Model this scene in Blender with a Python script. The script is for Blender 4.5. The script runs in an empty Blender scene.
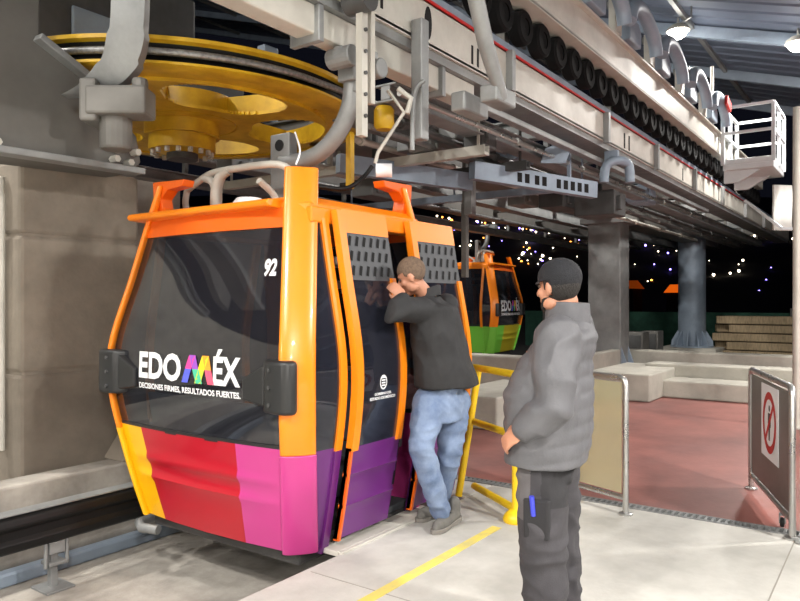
import bpy, bmesh, math, random
from mathutils import Vector, Matrix, Euler, noise as mnoise
random.seed(7)
SC = bpy.context.scene
COL = SC.collection
PI = math.pi
V = Vector

# world frame: X runs along the cable (away to the right), Y across it (away to the left), Z up, 0 = platform
FOC, HOR, EYE = 707.0, 300.0, 1.55
def W(px, py, d):
    """a point seen at (px,py) of the photograph lying d metres ahead of the eye"""
    lat = (px - 400.0) / FOC * d
    return V((.816 * d + .577 * lat, .577 * d - .816 * lat, EYE - (py - HOR) / FOC * d))

def srgb(r, g, b):
    f = lambda c: (c / 255.0) / 12.92 if c <= 10 else (((c / 255.0) + .055) / 1.055) ** 2.4
    return (f(r), f(g), f(b))

# ---------------------------------------------------------------- materials
MATS = {}
def mat(name, rgb, rough=.5, metal=0.0, var=.0, scale=4.0, bump=0.0, bscale=40.0, coat=0.0, dark=None, detail=5, stretch=None, spec=.5):
    if name in MATS: return MATS[name]
    m = bpy.data.materials.new(name); m.use_nodes = True
    nt = m.node_tree; b = nt.nodes['Principled BSDF']
    c = srgb(*rgb)
    b.inputs['Base Color'].default_value = (*c, 1)
    b.inputs['Roughness'].default_value = rough
    b.inputs['Metallic'].default_value = metal
    b.inputs['Coat Weight'].default_value = coat
    b.inputs['Specular IOR Level'].default_value = spec
    if var or bump:
        tc = nt.nodes.new('ShaderNodeTexCoord'); mp = nt.nodes.new('ShaderNodeMapping')
        nt.links.new(tc.outputs['Object'], mp.inputs['Vector'])
        if stretch: mp.inputs['Scale'].default_value = stretch
    if var:
        n = nt.nodes.new('ShaderNodeTexNoise'); n.inputs['Scale'].default_value = scale; n.inputs['Detail'].default_value = detail
        n.inputs['Roughness'].default_value = .62
        nt.links.new(mp.outputs[0], n.inputs['Vector'])
        r = nt.nodes.new('ShaderNodeValToRGB')
        r.color_ramp.elements[0].position = .33; r.color_ramp.elements[1].position = .68
        d = srgb(*dark) if dark else tuple(x * (1 - var) for x in c)
        r.color_ramp.elements[0].color = (*d, 1)
        r.color_ramp.elements[1].color = (*[min(1, x * (1 + var * .5)) for x in c], 1)
        nt.links.new(n.outputs['Fac'], r.inputs['Fac']); nt.links.new(r.outputs[0], b.inputs['Base Color'])
        ma = nt.nodes.new('ShaderNodeMapRange'); ma.inputs['To Min'].default_value = min(1, rough + .12); ma.inputs['To Max'].default_value = max(.03, rough - .1)
        nt.links.new(n.outputs['Fac'], ma.inputs['Value']); nt.links.new(ma.outputs[0], b.inputs['Roughness'])
    if bump:
        n2 = nt.nodes.new('ShaderNodeTexNoise'); n2.inputs['Scale'].default_value = bscale; n2.inputs['Detail'].default_value = 4
        nt.links.new(mp.outputs[0], n2.inputs['Vector'])
        bp = nt.nodes.new('ShaderNodeBump'); bp.inputs['Strength'].default_value = bump; bp.inputs['Distance'].default_value = .02
        nt.links.new(n2.outputs['Fac'], bp.inputs['Height']); nt.links.new(bp.outputs[0], b.inputs['Normal'])
    MATS[name] = m
    return m

def glass(name, rgb, trans=.4, rough=.04):
    if name in MATS: return MATS[name]
    m = bpy.data.materials.new(name); m.use_nodes = True
    nt = m.node_tree; b = nt.nodes['Principled BSDF']; out = nt.nodes['Material Output']
    b.inputs['Base Color'].default_value = (*srgb(*rgb), 1); b.inputs['Roughness'].default_value = rough
    b.inputs['Specular IOR Level'].default_value = .6; b.inputs['Coat Weight'].default_value = .5
    t = nt.nodes.new('ShaderNodeBsdfTransparent'); t.inputs[0].default_value = (.75, .78, .82, 1)
    mx = nt.nodes.new('ShaderNodeMixShader'); mx.inputs[0].default_value = 1 - trans
    nt.links.new(t.outputs[0], mx.inputs[1]); nt.links.new(b.outputs[0], mx.inputs[2]); nt.links.new(mx.outputs[0], out.inputs['Surface'])
    MATS[name] = m
    return m

def emit(name, rgb, strength):
    if name in MATS: return MATS[name]
    m = bpy.data.materials.new(name); m.use_nodes = True
    b = m.node_tree.nodes['Principled BSDF']
    b.inputs['Base Color'].default_value = (*srgb(*rgb), 1)
    b.inputs['Emission Color'].default_value = (*srgb(*rgb), 1); b.inputs['Emission Strength'].default_value = strength
    MATS[name] = m
    return m

# ---------------------------------------------------------------- mesh builder
class MB:
    def __init__(self): self.v = []; self.f = []; self.mi = []
    def add(self, vs, fs, m=0):
        n = len(self.v); self.v += [V(p) for p in vs]
        for f in fs: self.f.append([i + n for i in f]); self.mi.append(m)
        return self
    def box(self, a, b, m=0, M=None):
        x0, y0, z0 = [min(p, q) for p, q in zip(a, b)]; x1, y1, z1 = [max(p, q) for p, q in zip(a, b)]
        vs = [V(p) for p in ((x0,y0,z0),(x1,y0,z0),(x1,y1,z0),(x0,y1,z0),(x0,y0,z1),(x1,y0,z1),(x1,y1,z1),(x0,y1,z1))]
        if M: vs = [M @ p for p in vs]
        return self.add(vs, [(0,3,2,1),(4,5,6,7),(0,1,5,4),(1,2,6,5),(2,3,7,6),(3,0,4,7)], m)
    def cbox(self, c, s, m=0, rz=0, ry=0, rx=0):
        M = Matrix.Translation(c) @ Euler((rx, ry, rz)).to_matrix().to_4x4()
        h = [x / 2 for x in s]
        return self.box([-x for x in h], h, m, M)
    def beam(self, p0, p1, w, h, m=0, up=(0,0,1)):
        """a rectangular bar from p0 to p1; w is its width, h its height along up"""
        p0, p1 = V(p0), V(p1); d = (p1 - p0).normalized(); up = V(up)
        a = d.cross(up)
        if a.length < 1e-4: a = d.cross(V((0,1,0)))
        a.normalize(); u = a.cross(d).normalized()
        vs = []
        for p in (p0, p1):
            for i, j in ((-1,-1),(1,-1),(1,1),(-1,1)): vs.append(p + a * (i * w / 2) + u * (j * h / 2))
        return self.add(vs, [(3,2,1,0),(4,5,6,7),(0,1,5,4),(1,2,6,5),(2,3,7,6),(3,0,4,7)], m)
    def loft(self, rings, m=0, cap=True, closed=True):
        n = len(rings[0]); vs = [p for r in rings for p in r]; fs = []
        for i in range(len(rings) - 1):
            for j in range(n if closed else n - 1):
                k = (j + 1) % n
                fs.append((i*n+j, i*n+k, (i+1)*n+k, (i+1)*n+j))
        if cap: fs.append(tuple(range(n - 1, -1, -1))); fs.append(tuple(range((len(rings)-1)*n, len(rings)*n)))
        return self.add(vs, fs, m)
    def tube(self, path, r, n=12, m=0, cap=True):
        path = [V(p) for p in path]; k = len(path); rr = r if isinstance(r, (list, tuple)) else [r] * k
        t0 = (path[1] - path[0]).normalized()
        a = t0.cross(V((0,0,1)));  a = a if a.length > 1e-3 else t0.cross(V((0,1,0)))
        a.normalize(); rings = []
        for i in range(k):
            t = (path[min(i+1,k-1)] - path[max(i-1,0)]).normalized()
            a = (a - t * a.dot(t)).normalized(); b = t.cross(a)
            rings.append([path[i] + (a * math.cos(2*PI*j/n) + b * math.sin(2*PI*j/n)) * rr[i] for j in range(n)])
        return self.loft(rings, m, cap)
    def cyl(self, p0, p1, r, r1=None, n=20, m=0):
        return self.tube([p0, p1], [r, r if r1 is None else r1], n, m)
    def prism(self, poly, fn, h0, h1, m=0):
        """poly: 2D outline; fn(a,b,h) -> 3D"""
        n = len(poly)
        return self.loft([[V(fn(a, b, h)) for a, b in poly] for h in (h0, h1)], m)
    def lathe(self, prof, c=(0,0,0), n=32, m=0, axis='z', cap=False):
        c = V(c); rings = []
        for r, z in prof:
            ring = []
            for j in range(n):
                x, y = r * math.cos(2*PI*j/n), r * math.sin(2*PI*j/n)
                ring.append(c + (V((x, y, z)) if axis == 'z' else V((x, z, y)) if axis == 'y' else V((z, x, y))))
            rings.append(ring)
        return self.loft(rings, m, cap)
    def ell(self, c, r, n=14, m=0, M=None):
        c = V(c); rings = []
        k = n // 2 + 1
        for i in range(k + 1):
            th = PI * i / k; ring = []
            for j in range(n):
                p = V((math.sin(th)*math.cos(2*PI*j/n), math.sin(th)*math.sin(2*PI*j/n), -math.cos(th))) if 0 < i < k else V((0.001*math.cos(2*PI*j/n), .001*math.sin(2*PI*j/n), -1 if i == 0 else 1))
                p = V((p.x*r[0], p.y*r[1], p.z*r[2]))
                ring.append(c + (M @ p if M else p))
            rings.append(ring)
        return self.loft(rings, m)
    def sheet(self, fn, us, vs_, th, m=0, mfn=None):
        """a solid curved sheet: fn(u,v) -> (point, outward normal); th thick inwards"""
        nu, nv = len(us), len(vs_); F = []; B = []
        for v in vs_:
            for u in us:
                p, nrm = fn(u, v); p = V(p); F.append(p); B.append(p - V(nrm) * th)
        n0 = len(self.v); self.v += F + B; o = nu * nv
        def q(f, mm): self.f.append([n0 + i for i in f]); self.mi.append(mm)
        for j in range(nv - 1):
            for i in range(nu - 1):
                mm = mfn((us[i]+us[i+1])/2, (vs_[j]+vs_[j+1])/2) if mfn else m
                a, b, c, d = j*nu+i, j*nu+i+1, (j+1)*nu+i+1, (j+1)*nu+i
                q((a,b,c,d), mm); q((o+d,o+c,o+b,o+a), mm)
        for i in range(nu - 1):
            mm = mfn((us[i]+us[i+1])/2, vs_[0]) if mfn else m
            q((i+1,i,o+i,o+i+1), mm); a = (nv-1)*nu+i; q((a,a+1,o+a+1,o+a), mm)
        for j in range(nv - 1):
            mm = mfn(us[0], (vs_[j]+vs_[j+1])/2) if mfn else m
            a = j*nu; q((a,a+nu,o+a+nu,o+a), mm); a = j*nu+nu-1; q((a+nu,a,o+a,o+a+nu), mm)
        return self
    def build(self, name, mats, parent=None, smooth=None, bevel=0, local=True, kind=None, label=None, seg=2):
        me = bpy.data.meshes.new(name)
        off = V((0,0,0)) if (local or not parent) else ROOTLOC.get(parent.name, V((0,0,0)))
        me.from_pydata([tuple(p - off) for p in self.v], [], self.f)
        if not isinstance(mats, (list, tuple)): mats = [mats]
        for m in mats: me.materials.append(m)
        if len(mats) > 1: me.polygons.foreach_set('material_index', self.mi)
        bm = bmesh.new(); bm.from_mesh(me); bmesh.ops.recalc_face_normals(bm, faces=bm.faces); bm.to_mesh(me); bm.free()
        o = bpy.data.objects.new(name, me); COL.objects.link(o)
        if parent: o.parent = parent
        if smooth is not None:
            me.polygons.foreach_set('use_smooth', [True] * len(me.polygons))
            try: me.set_sharp_from_angle(angle=math.radians(smooth))
            except Exception: pass
        if bevel:
            bv = o.modifiers.new('bevel', 'BEVEL'); bv.width = bevel; bv.segments = seg; bv.limit_method = 'ANGLE'; bv.angle_limit = math.radians(40)
            bv.harden_normals = False
        if kind: o['kind'] = kind
        if label: o['label'] = label
        return o

ROOTLOC = {}
def tag(o, label, cat, group=None):
    o['label'] = label; o['category'] = cat
    if group: o['group'] = group
    return o
def thing(name, label, cat, loc=(0,0,0), rz=0, group=None):
    o = bpy.data.objects.new(name, None); COL.objects.link(o); o.empty_display_size = .1
    o.location = loc; o.rotation_euler = (0, 0, rz); ROOTLOC[o.name] = V(loc)
    return tag(o, label, cat, group)
def dup(root, loc, label=None, rz=None, group=None):
    r = root.copy(); COL.objects.link(r); r.location = loc
    if rz is not None: r.rotation_euler = (0, 0, rz)
    if label: r['label'] = label
    if group: r['group'] = group
    def rec(src, dst):
        for ch in list(src.children):
            c = ch.copy(); COL.objects.link(c); c.parent = dst; rec(ch, c)
    rec(root, r)
    return r
def struct(mb, name, mats, **kw):
    return mb.build(name, mats, kind='structure', **kw)

def bake(o):
    """apply the modifiers of a freshly built mesh"""
    dg = bpy.context.evaluated_depsgraph_get(); dg.update()
    me = bpy.data.meshes.new_from_object(o.evaluated_get(dg), preserve_all_data_layers=False, depsgraph=dg)
    o.modifiers.clear(); o.data = me
    return o

def text_mesh(txt, size, bold=0.0, res=3, spacing=1.0):
    """flat lettering: list of verts (x,y) and faces"""
    cu = bpy.data.curves.new('lettering', 'FONT'); cu.body = txt; cu.size = size; cu.offset = bold; cu.resolution_u = res
    cu.align_x = 'LEFT'; cu.space_character = spacing
    o = bpy.data.objects.new('lettering', cu); COL.objects.link(o)
    dg = bpy.context.evaluated_depsgraph_get(); dg.update()
    me = bpy.data.meshes.new_from_object(o.evaluated_get(dg))
    vs = [(v.co.x, v.co.y) for v in me.vertices]; fs = [list(p.vertices) for p in me.polygons]
    bpy.data.objects.remove(o); bpy.data.curves.remove(cu); bpy.data.meshes.remove(me)
    return vs, fs
def put_text(mb, txt, x0, x1, y0, h, fn, bold=0.0, m=0):
    """lettering fitted to x0..x1, cap height h, baseline y0, laid on the surface fn(x,y)->point"""
    vs, fs = text_mesh(txt, 1.0, bold)
    xa = min(p[0] for p in vs); xb = max(p[0] for p in vs)
    capv, _ = text_mesh('E', 1.0, bold); ch = max(p[1] for p in capv) - min(p[1] for p in capv); b0 = min(p[1] for p in capv)
    pts = [fn(x0 + (p[0]-xa)/(xb-xa)*(x1-x0), y0 + (p[1]-b0)/ch*h) for p in vs]
    mb.add(pts, fs, m)

def smoothpts(pts, n=6):
    """Catmull-Rom through points"""
    pts = [V(p) for p in pts]; out = []
    for i in range(len(pts) - 1):
        p0, p1, p2, p3 = pts[max(i-1,0)], pts[i], pts[i+1], pts[min(i+2,len(pts)-1)]
        for k in range(n):
            t = k / n
            out.append(.5*((2*p1)+(p2-p0)*t+(2*p0-5*p1+4*p2-p3)*t*t+(3*p1-p0-3*p2+p3)*t**3))
    out.append(pts[-1]); return out
def lin(a, b, n): return [a + (b - a) * i / (n - 1) for i in range(n)]
# ---------------------------------------------------------------- materials in use
M_floor = mat('pale_concrete', (196,194,188), .62, var=.16, scale=1.6, bump=.12, bscale=30, dark=(168,166,160))
M_red = mat('red_floor_paint', (148,92,84), .5, var=.3, scale=.9, bump=.08, bscale=25, dark=(118,76,72))
M_pit = mat('grey_concrete', (168,163,155), .8, var=.25, scale=2.2, bump=.25, bscale=18, dark=(128,123,116))
M_pillar = mat('cast_concrete', (140,131,119), .85, var=.22, scale=1.1, bump=.3, bscale=14, dark=(112,104,94))
M_wallc = mat('kerb_concrete', (172,168,158), .8, var=.22, scale=1.8, bump=.2, bscale=20)
M_steel = mat('galvanised_steel', (142,144,144), .5, .35, var=.22, scale=3.0, bump=.05)
M_steel_l = mat('light_painted_steel', (196,193,184), .5, .1, var=.16, scale=2.5)
M_steel_d = mat('dark_steel', (82,82,82), .55, .3, var=.3, scale=2.5)
M_steel_b = mat('blue_grey_steel', (142,156,172), .5, .15, var=.18, scale=2.5)
M_steel_m = mat('grey_painted_steel', (112,110,106), .55, .15, var=.25, scale=1.6)  # plain mid grey paint shared by beams, cabinets and fence posts
M_chrome = mat('brushed_steel', (190,190,188), .28, .85, var=.1, scale=6)
M_black = mat('black_rubber', (15,15,16), .5, var=.2, scale=6, spec=.3)
M_blackp = mat('black_plastic', (38,39,40), .42)
M_yel = mat('yellow_machine_paint', (216,176,36), .42, var=.18, scale=2.5, dark=(178,136,20))
M_ysafe = mat('safety_yellow_paint', (238,196,30), .4, var=.12, scale=5)
M_line = mat('yellow_floor_paint', (224,200,84), .6, var=.22, scale=7, dark=(196,184,120))
M_ora = mat('orange_lacquer', (243,134,18), .32, coat=.2)
M_ora_d = mat('deep_orange_lacquer', (226,98,16), .35, coat=.4)
M_redp = mat('red_lacquer', (176,18,38), .32, coat=.2)
M_mag = mat('magenta_lacquer', (192,62,134), .32, coat=.2)
M_pur = mat('purple_lacquer', (96,34,108), .32, coat=.2)
M_yelp = mat('yellow_lacquer', (240,178,12), .32, coat=.2)
M_grn = mat('green_lacquer', (112,190,66), .32, coat=.2)
M_olv = mat('olive_lacquer', (176,164,40), .32, coat=.2)
M_tarp = mat('white_tarpaulin_cloth', (196,196,192), .8, var=.15, scale=5)
M_white = mat('white_vinyl', (236,236,238), .5)
M_glass = glass('tinted_glass', (44,44,50), .5)
M_glass.node_tree.nodes['Principled BSDF'].inputs['IOR'].default_value = 2.1
M_glassd = glass('dark_tinted_glass', (36,38,48), .25)
M_roof = mat('roof_sheet', (92,102,120), .65, .1, var=.14, scale=.7)
M_rail_red = mat('red_strip', (190,34,30), .5)
M_tyre = mat('matt_tyre_rubber', (14,14,15), .85, spec=.15)
M_dark = mat('night_ground', (30,32,30), .95, var=.3, scale=.3)
M_net = mat('green_netting', (26,66,52), .9, var=.35, scale=3)

# ---------------------------------------------------------------- platform, pit, walls
PE = 2.8        # platform edge
m = MB()
m.box((-7,-9,-.35), (5.30,PE,0)); m.box((4.85,PE,-.35), (5.30,4.75,0))
fl = struct(m, 'floor', M_floor, bevel=.012)
m = MB(); m.box((5.42,-9,-.35), (15.8,8.5,-.003))
struct(m, 'floor_red', M_red)
m = MB(); m.box((-7,PE-.02,-.75), (4.9,5.6,-.43))
struct(m, 'floor_pit', M_pit)
m = MB()
m.box((-7,2.215,.0), (4.33,2.285,.003))
struct(m, 'trim_1', M_line)
m = MB(); m.box((-7,5.12,-.5), (4.9,5.36,.24))
struct(m, 'wall_left', M_pit, bevel=.02)
m = MB(); m.box((-7,5.02,-.43), (4.9,5.12,-.33))
struct(m, 'trim_2', M_steel_b, bevel=.02)
m = MB(); m.box((-7.3,-9,-.4), (-7,5.4,5.2)); struct(m, 'wall_back', M_pillar)
m = MB(); m.box((-7,9.4,-.6), (7.2,9.7,3.6)); m.box((-7,5.6,-.7), (7.2,9.4,-.43)); struct(m, 'wall_far', M_wallc)
# joints sawn into the platform
m = MB()
for x in (-1.2, 1.6, 3.0): m.box((x,-9,0), (x+.008,PE-.05,.0015))
m.box((-7,.55,0), (5.28,.558,.0015)); m.box((-7,-1.6,0), (5.28,-1.592,.0015))
struct(m, 'trim_3', mat('joint_filler', (150,146,138), .8))

# drain grate between the pale floor and the red floor
t = thing('drain_grate', 'long narrow metal drain grating along the edge of the red floor', 'grate', (5.36,0,0))
m = MB(); m.box((-.06,-9,-.03), (-.045,3.6,.004)); m.box((.045,-9,-.03), (.06,3.6,.004)); m.box((-.06,-9,-.04), (.06,3.6,-.025), 1)
m.build('grate_frame', [M_steel, M_steel_d], t)
m = MB()
y = -1.0
while y < 3.55:
    m.box((-.045,y,-.02), (.045,y+.018,.003)); y += .045
m.build('grating', M_steel, t)

# pillar of cast panels
t = thing('concrete_pillar', 'square cast concrete pillar rising behind the pit rail', 'pillar', (3.2,5.95,-.43))
m = MB()
zs = [(-.43,.985),(1.0,2.045),(2.06,2.62)]
for a, b in zs: m.box((2.70,5.42,a), (3.72,6.44,b))
m.box((2.715,5.435,-.4), (3.705,6.425,2.6))
m.build('shaft', M_pillar, t, local=False, bevel=.03)
m = MB(); m.box((2.66,5.75,1.5), (2.70,5.95,2.35)); m.tube([(2.66,5.62,.4),(2.66,5.62,2.5)], .025)
m.build('conduit', M_steel_l, t, local=False, bevel=.006)
m = MB(); m.add([(3.36,5.40,.24),(3.72,5.40,.24),(3.72,5.12,.24),(3.36,5.12,.24),(3.50,5.40,.44),(3.70,5.40,.40),(3.68,5.22,.36),(3.52,5.24,.38)], [(0,3,2,1),(4,5,6,7),(0,1,5,4),(1,2,6,5),(2,3,7,6),(3,0,4,7)])
o = m.build('concrete_chunk', M_pillar, bevel=.02); tag(o, 'rough lump of concrete lying at the foot of the cast pillar', 'rubble')

# black guide rail beside the pit
t = thing('guide_rail', 'long black rubber guide rail on short steel stands over the pit', 'rail', (1.0,4.74,-.43))
prof = [(4.68,.13),(4.72,.15),(4.82,.15),(4.82,-.10),(4.72,-.10),(4.68,-.08),(4.665,-.03),(4.69,.0),(4.69,.05),(4.665,.08)]
m = MB(); m.loft([[V((x, a, b)) for a, b in prof] for x in (-7, 4.8)])
m.build('rail', M_black, t, local=False, bevel=.012)
m = MB(); m.box((-7,4.70,.15), (4.8,4.82,.158)); m.build('highlight_strip', M_steel, t, local=False)  # grey strip stands in for the highlight along the rail's top edge
for x in (-.9, .85, 2.6, 4.3):
    m = MB()
    m.box((x-.025,4.75,-.42), (x+.025,4.80,-.10)); m.box((x-.055,4.71,-.18), (x+.055,4.74,-.10))
    m.box((x-.06,4.70,-.26), (x+.06,4.82,-.235)); m.box((x-.10,4.66,-.43), (x+.10,4.88,-.415))
    m.cyl((x-.075,4.725,-.27), (x-.075,4.725,-.10), .014, n=8); m.cyl((x+.075,4.725,-.27), (x+.075,4.725,-.10), .014, n=8)
    st = m.build('stand', M_steel, t, local=False, bevel=.004)
# ---------------------------------------------------------------- kerb walls beyond the red floor
def kerb(label, boxes, name='kerb_wall', mm=None, kind=True):
    m = MB()
    for a, b in boxes: m.box(a, b)
    o = m.build(name, mm or M_wallc, bevel=.025)
    o['kind'] = 'structure'; o['label'] = label
    return o
kerb('low stepped concrete kerb wall across the end of the red floor', [((11.7,-2.2,0),(12.5,3.12,.27)), ((12.42,-2.2,0),(12.95,3.6,.47))])
kerb('square concrete block ending the stepped kerb wall', [((10.95,3.1,0),(12.95,4.1,.42))])
kerb('long low grey wall behind the stepped kerb', [((16.2,-3,0),(16.7,5.9,.42))])
kerb('pale sloping concrete plinth beyond the yellow barrier', [((7.5,3.9,0),(9.3,4.75,.40))])
kerb('concrete wall under the far gondola', [((10.6,4.9,0),(11.0,7.2,.62)), ((11.0,4.9,0),(15.5,5.1,.5))])
kerb('round column plinth of pale concrete', [((22.2,4.4,-.2),(23.9,6.1,.12))])

# ground and hill of the town
m = MB(); m.box((16.7,-60,-.7), (60,60,-.2)); m.box((-7,8.5,-.7), (60,60,-.22))
struct(m, 'ground', M_dark)
def hill_h(D): 
    if D < 60: return -8
    return -8 + max(0, D - 130) * .19
m = MB(); us = lin(-35, 42, 40); ds = [45, 80, 130, 180, 230, 280, 330, 380, 430, 480, 540, 640, 800]
rings = []
for D in ds:
    ring = []
    for a in us:
        a_ = math.radians(a); lat = math.tan(a_) * D
        z = hill_h(D) + 6 * mnoise.noise(V((lat * .01, D * .008, 0)))
        ring.append(V((.816*D + .577*lat, .577*D - .816*lat, z)))
    rings.append(ring)
m.loft(rings, cap=False, closed=False)
struct(m, 'hill', mat('night_hillside', (22,22,26), .95, var=.4, scale=.05), smooth=180)

# lights of the town on that hill
rnd = random.Random(11)
E_w = emit('town_light_white', (255,236,205), 9); E_v = emit('town_light_violet', (140,120,255), 9); E_o = emit('town_light_orange', (255,150,60), 8)
m = MB()
cl = [(575,240,22,14),(500,240,26,14),(545,246,14,8),(650,248,24,16),(725,262,40,22),(765,262,28,24),(640,265,18,12),(700,285,40,20),(460,245,14,14),(535,275,10,10),(590,262,14,10)]
for i in range(290):
    c = cl[rnd.randrange(len(cl))]
    px = rnd.gauss(c[0], c[2]); py = rnd.gauss(c[1], c[3])
    py = 226 + abs(py - 226); py = min(312, py)
    D = 130 + (312 - py) / 84 * 330
    lat = (px - 400) / FOC * D; z = hill_h(D) + 6 * mnoise.noise(V((lat * .01, D * .008, 0))) + 1.0
    p = V((.816*D + .577*lat, .577*D - .816*lat, z))
    r = D / FOC * rnd.choice((.5,.6,.75,.95,1.15,1.45))
    m.ell(p, (r,r,r), 6, rnd.choice((0,0,0,0,1,1,2)))
o = m.build('town_lights', [E_w, E_v, E_o]); o['kind'] = 'stuff'; o['label'] = 'scattered lights of the town on the dark hillside'

# orange lit sheds down below
for k, (px, py, w) in enumerate(((676,287,1.5),(633,283,1.2))):
    p = W(px, py, 95)
    t = thing('lit_shed', ('small shed glowing orange beside the round column','dim orange shed between the two columns')[k], 'shed', (p.x, p.y, p.z - 1.6))
    m = MB(); m.box((-2,-w/2,-3), (2,w/2,.9)); m.build('shed_wall', M_dark, t)
    m = MB(); m.loft([[V((-2.2,-w/2-.3,.9)),V((2.2,-w/2-.3,.9)),V((2.2,w/2+.3,.9)),V((-2.2,w/2+.3,.9))],[V((-.1,-w/2,2.0)),V((.1,-w/2,2.0)),V((.1,w/2,2.0)),V((-.1,w/2,2.0))]])
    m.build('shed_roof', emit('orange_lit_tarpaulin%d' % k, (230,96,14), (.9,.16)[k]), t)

# netting fence, planters, timber
t = thing('netting_fence', 'dark green netting fence in front of the dark hillside', 'fence', (25.5,2,-.2))
m = MB(); us_ = lin(-6, 12, 60)
m.sheet(lambda u, v: ((25.5 + .06*math.sin(u*5), u, v), (-1,0,0)), us_, lin(-.2, 1.15, 6), .02); m.build('netting', M_net, t, local=False, smooth=60)
for k in range(7):
    m = MB(); m.cyl((25.45,-5.6+k*2.8,-.2), (25.45,-5.6+k*2.8,1.3), .05, n=10); m.build('fence_post', M_steel_m, t, local=False)
M_wood = mat('weathered_timber', (150,132,104), .8, var=.35, scale=5, stretch=(1,6,1))
rw = random.Random(3)
for row in range(5):
    for k in range(4 - (row > 3)):
        z = -.2 + row * .26; x = 23.35 + k * .3
        m = MB(); m.cbox((0,0,.12), (.27, 3.0 + rw.uniform(-.4,.4), .23), rz=0)
        o = m.build('timber_baulk', M_wood, bevel=.02); o.location = (x, 3.0 + rw.uniform(-.2,.2), z)
        tag(o, 'rough timber baulk in the stack beyond the low grey wall', 'timber', 'stacked timber baulks')
# low grey cabinets and a kerb seat behind the first column
for k, (px, d, w, h) in enumerate(((622,19.5,1.3,.9),(652,21,.5,.85),(572,18.5,1.2,1.0))):
    p = W(px, 300, d)
    t = thing('junction_cabinet', ('wide grey cabinet just past the square column','slim grey cabinet beside the round column','grey cabinet behind the capped man')[k], 'cabinet', (p.x, p.y, -.2))
    m = MB(); m.box((-.3,-w/2,0), (.3,w/2,h)); m.build('cabinet_body', M_steel_m, t, bevel=.02)
    m = MB(); m.box((-.34,-w/2+.05,.08), (-.3,-.01,h-.08)); m.box((-.34,.01,.08), (-.3,w/2-.05,h-.08)); m.build('door', M_steel_d, t, bevel=.01)

# ---------------------------------------------------------------- roof canopy: one sloping sheet with ribs
RZ = lambda y: 6.03 + .31 * y
m = MB(); rings = []
ys = lin(-9, 34, 2)
xs = []; x = -9.0
while x < 22: xs += [(x,0),(x+.30,0),(x+.34,.03),(x+.46,.03)]; x += .5
for y in ys: rings.append([V((a, y, RZ(y) + h)) for a, h in xs])
top = [[p + V((0,0,.12)) for p in r] for r in rings]
m.loft(rings, cap=False, closed=False); m.loft(top, cap=False, closed=False)
struct(m, 'ceiling', M_roof)
k = 0
for x in (21.6, 18.3, 15.0, 11.7, 8.4, 5.1, 1.8, -1.5, -4.8):
    m = MB(); m.beam((x,-9,RZ(-9)-.13), (x,34,RZ(34)-.13), .10, .22)
    struct(m, 'trim_%d' % (k+4), M_steel_b); k += 1
for y in (-7,-4.4,-1.8,.8,3.4,6.0,8.6,11.2,13.8,17,20.5,24,28,32):
    m = MB(); m.beam((-9,y,RZ(y)-.05), (21.9,y,RZ(y)-.05), .08, .10)
    struct(m, 'trim_%d' % (k+4), M_steel); k += 1
# ---------------------------------------------------------------- gondola cabin
BZ = [(-.06,0),(.25,.36),(.55,.66),(.85,.92),(1.08,1.0),(1.3,.90),(1.7,.45),(2.13,.0),(2.4,-.30)]
def bul(z):
    P = BZ
    if z <= P[0][0]: return P[0][1]
    for i in range(len(P) - 1):
        if z <= P[i+1][0]:
            z0, z1 = P[i][0], P[i+1][0]; t = (z - z0) / (z1 - z0)
            def sl(k):
                a, b = max(0, k-1), min(len(P)-1, k+1); return (P[b][1]-P[a][1])/(P[b][0]-P[a][0])
            h = z1 - z0; m0, m1 = sl(i)*h, sl(i+1)*h
            return (2*t**3-3*t*t+1)*P[i][1]+(t**3-2*t*t+t)*m0+(-2*t**3+3*t*t)*P[i+1][1]+(t**3-t*t)*m1
    return P[-1][1]
CL = lambda z: .595 + .21 * bul(z)
CW = lambda z: .728 + .17 * bul(z)
def xend(y, z): return CL(z) + .045 + .05 * (1 - (y / CW(z)) ** 2)
SX = .49                                   # the side section runs -SX..SX
def yside(z): return CW(z) + .085
M_grille = mat('dark_perforated_metal', (74,76,80), .5, .3)
M_hole = mat('black_void', (14,14,16), .9)
M_seat = mat('grey_seat_shell', (120,124,130), .5)
M_floorc = mat('cabin_floor_rubber', (62,64,68), .8)

def band_pick(y, bands):
    for lim, k in bands:
        if y > lim: return k
    return bands[-1][1]

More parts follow.
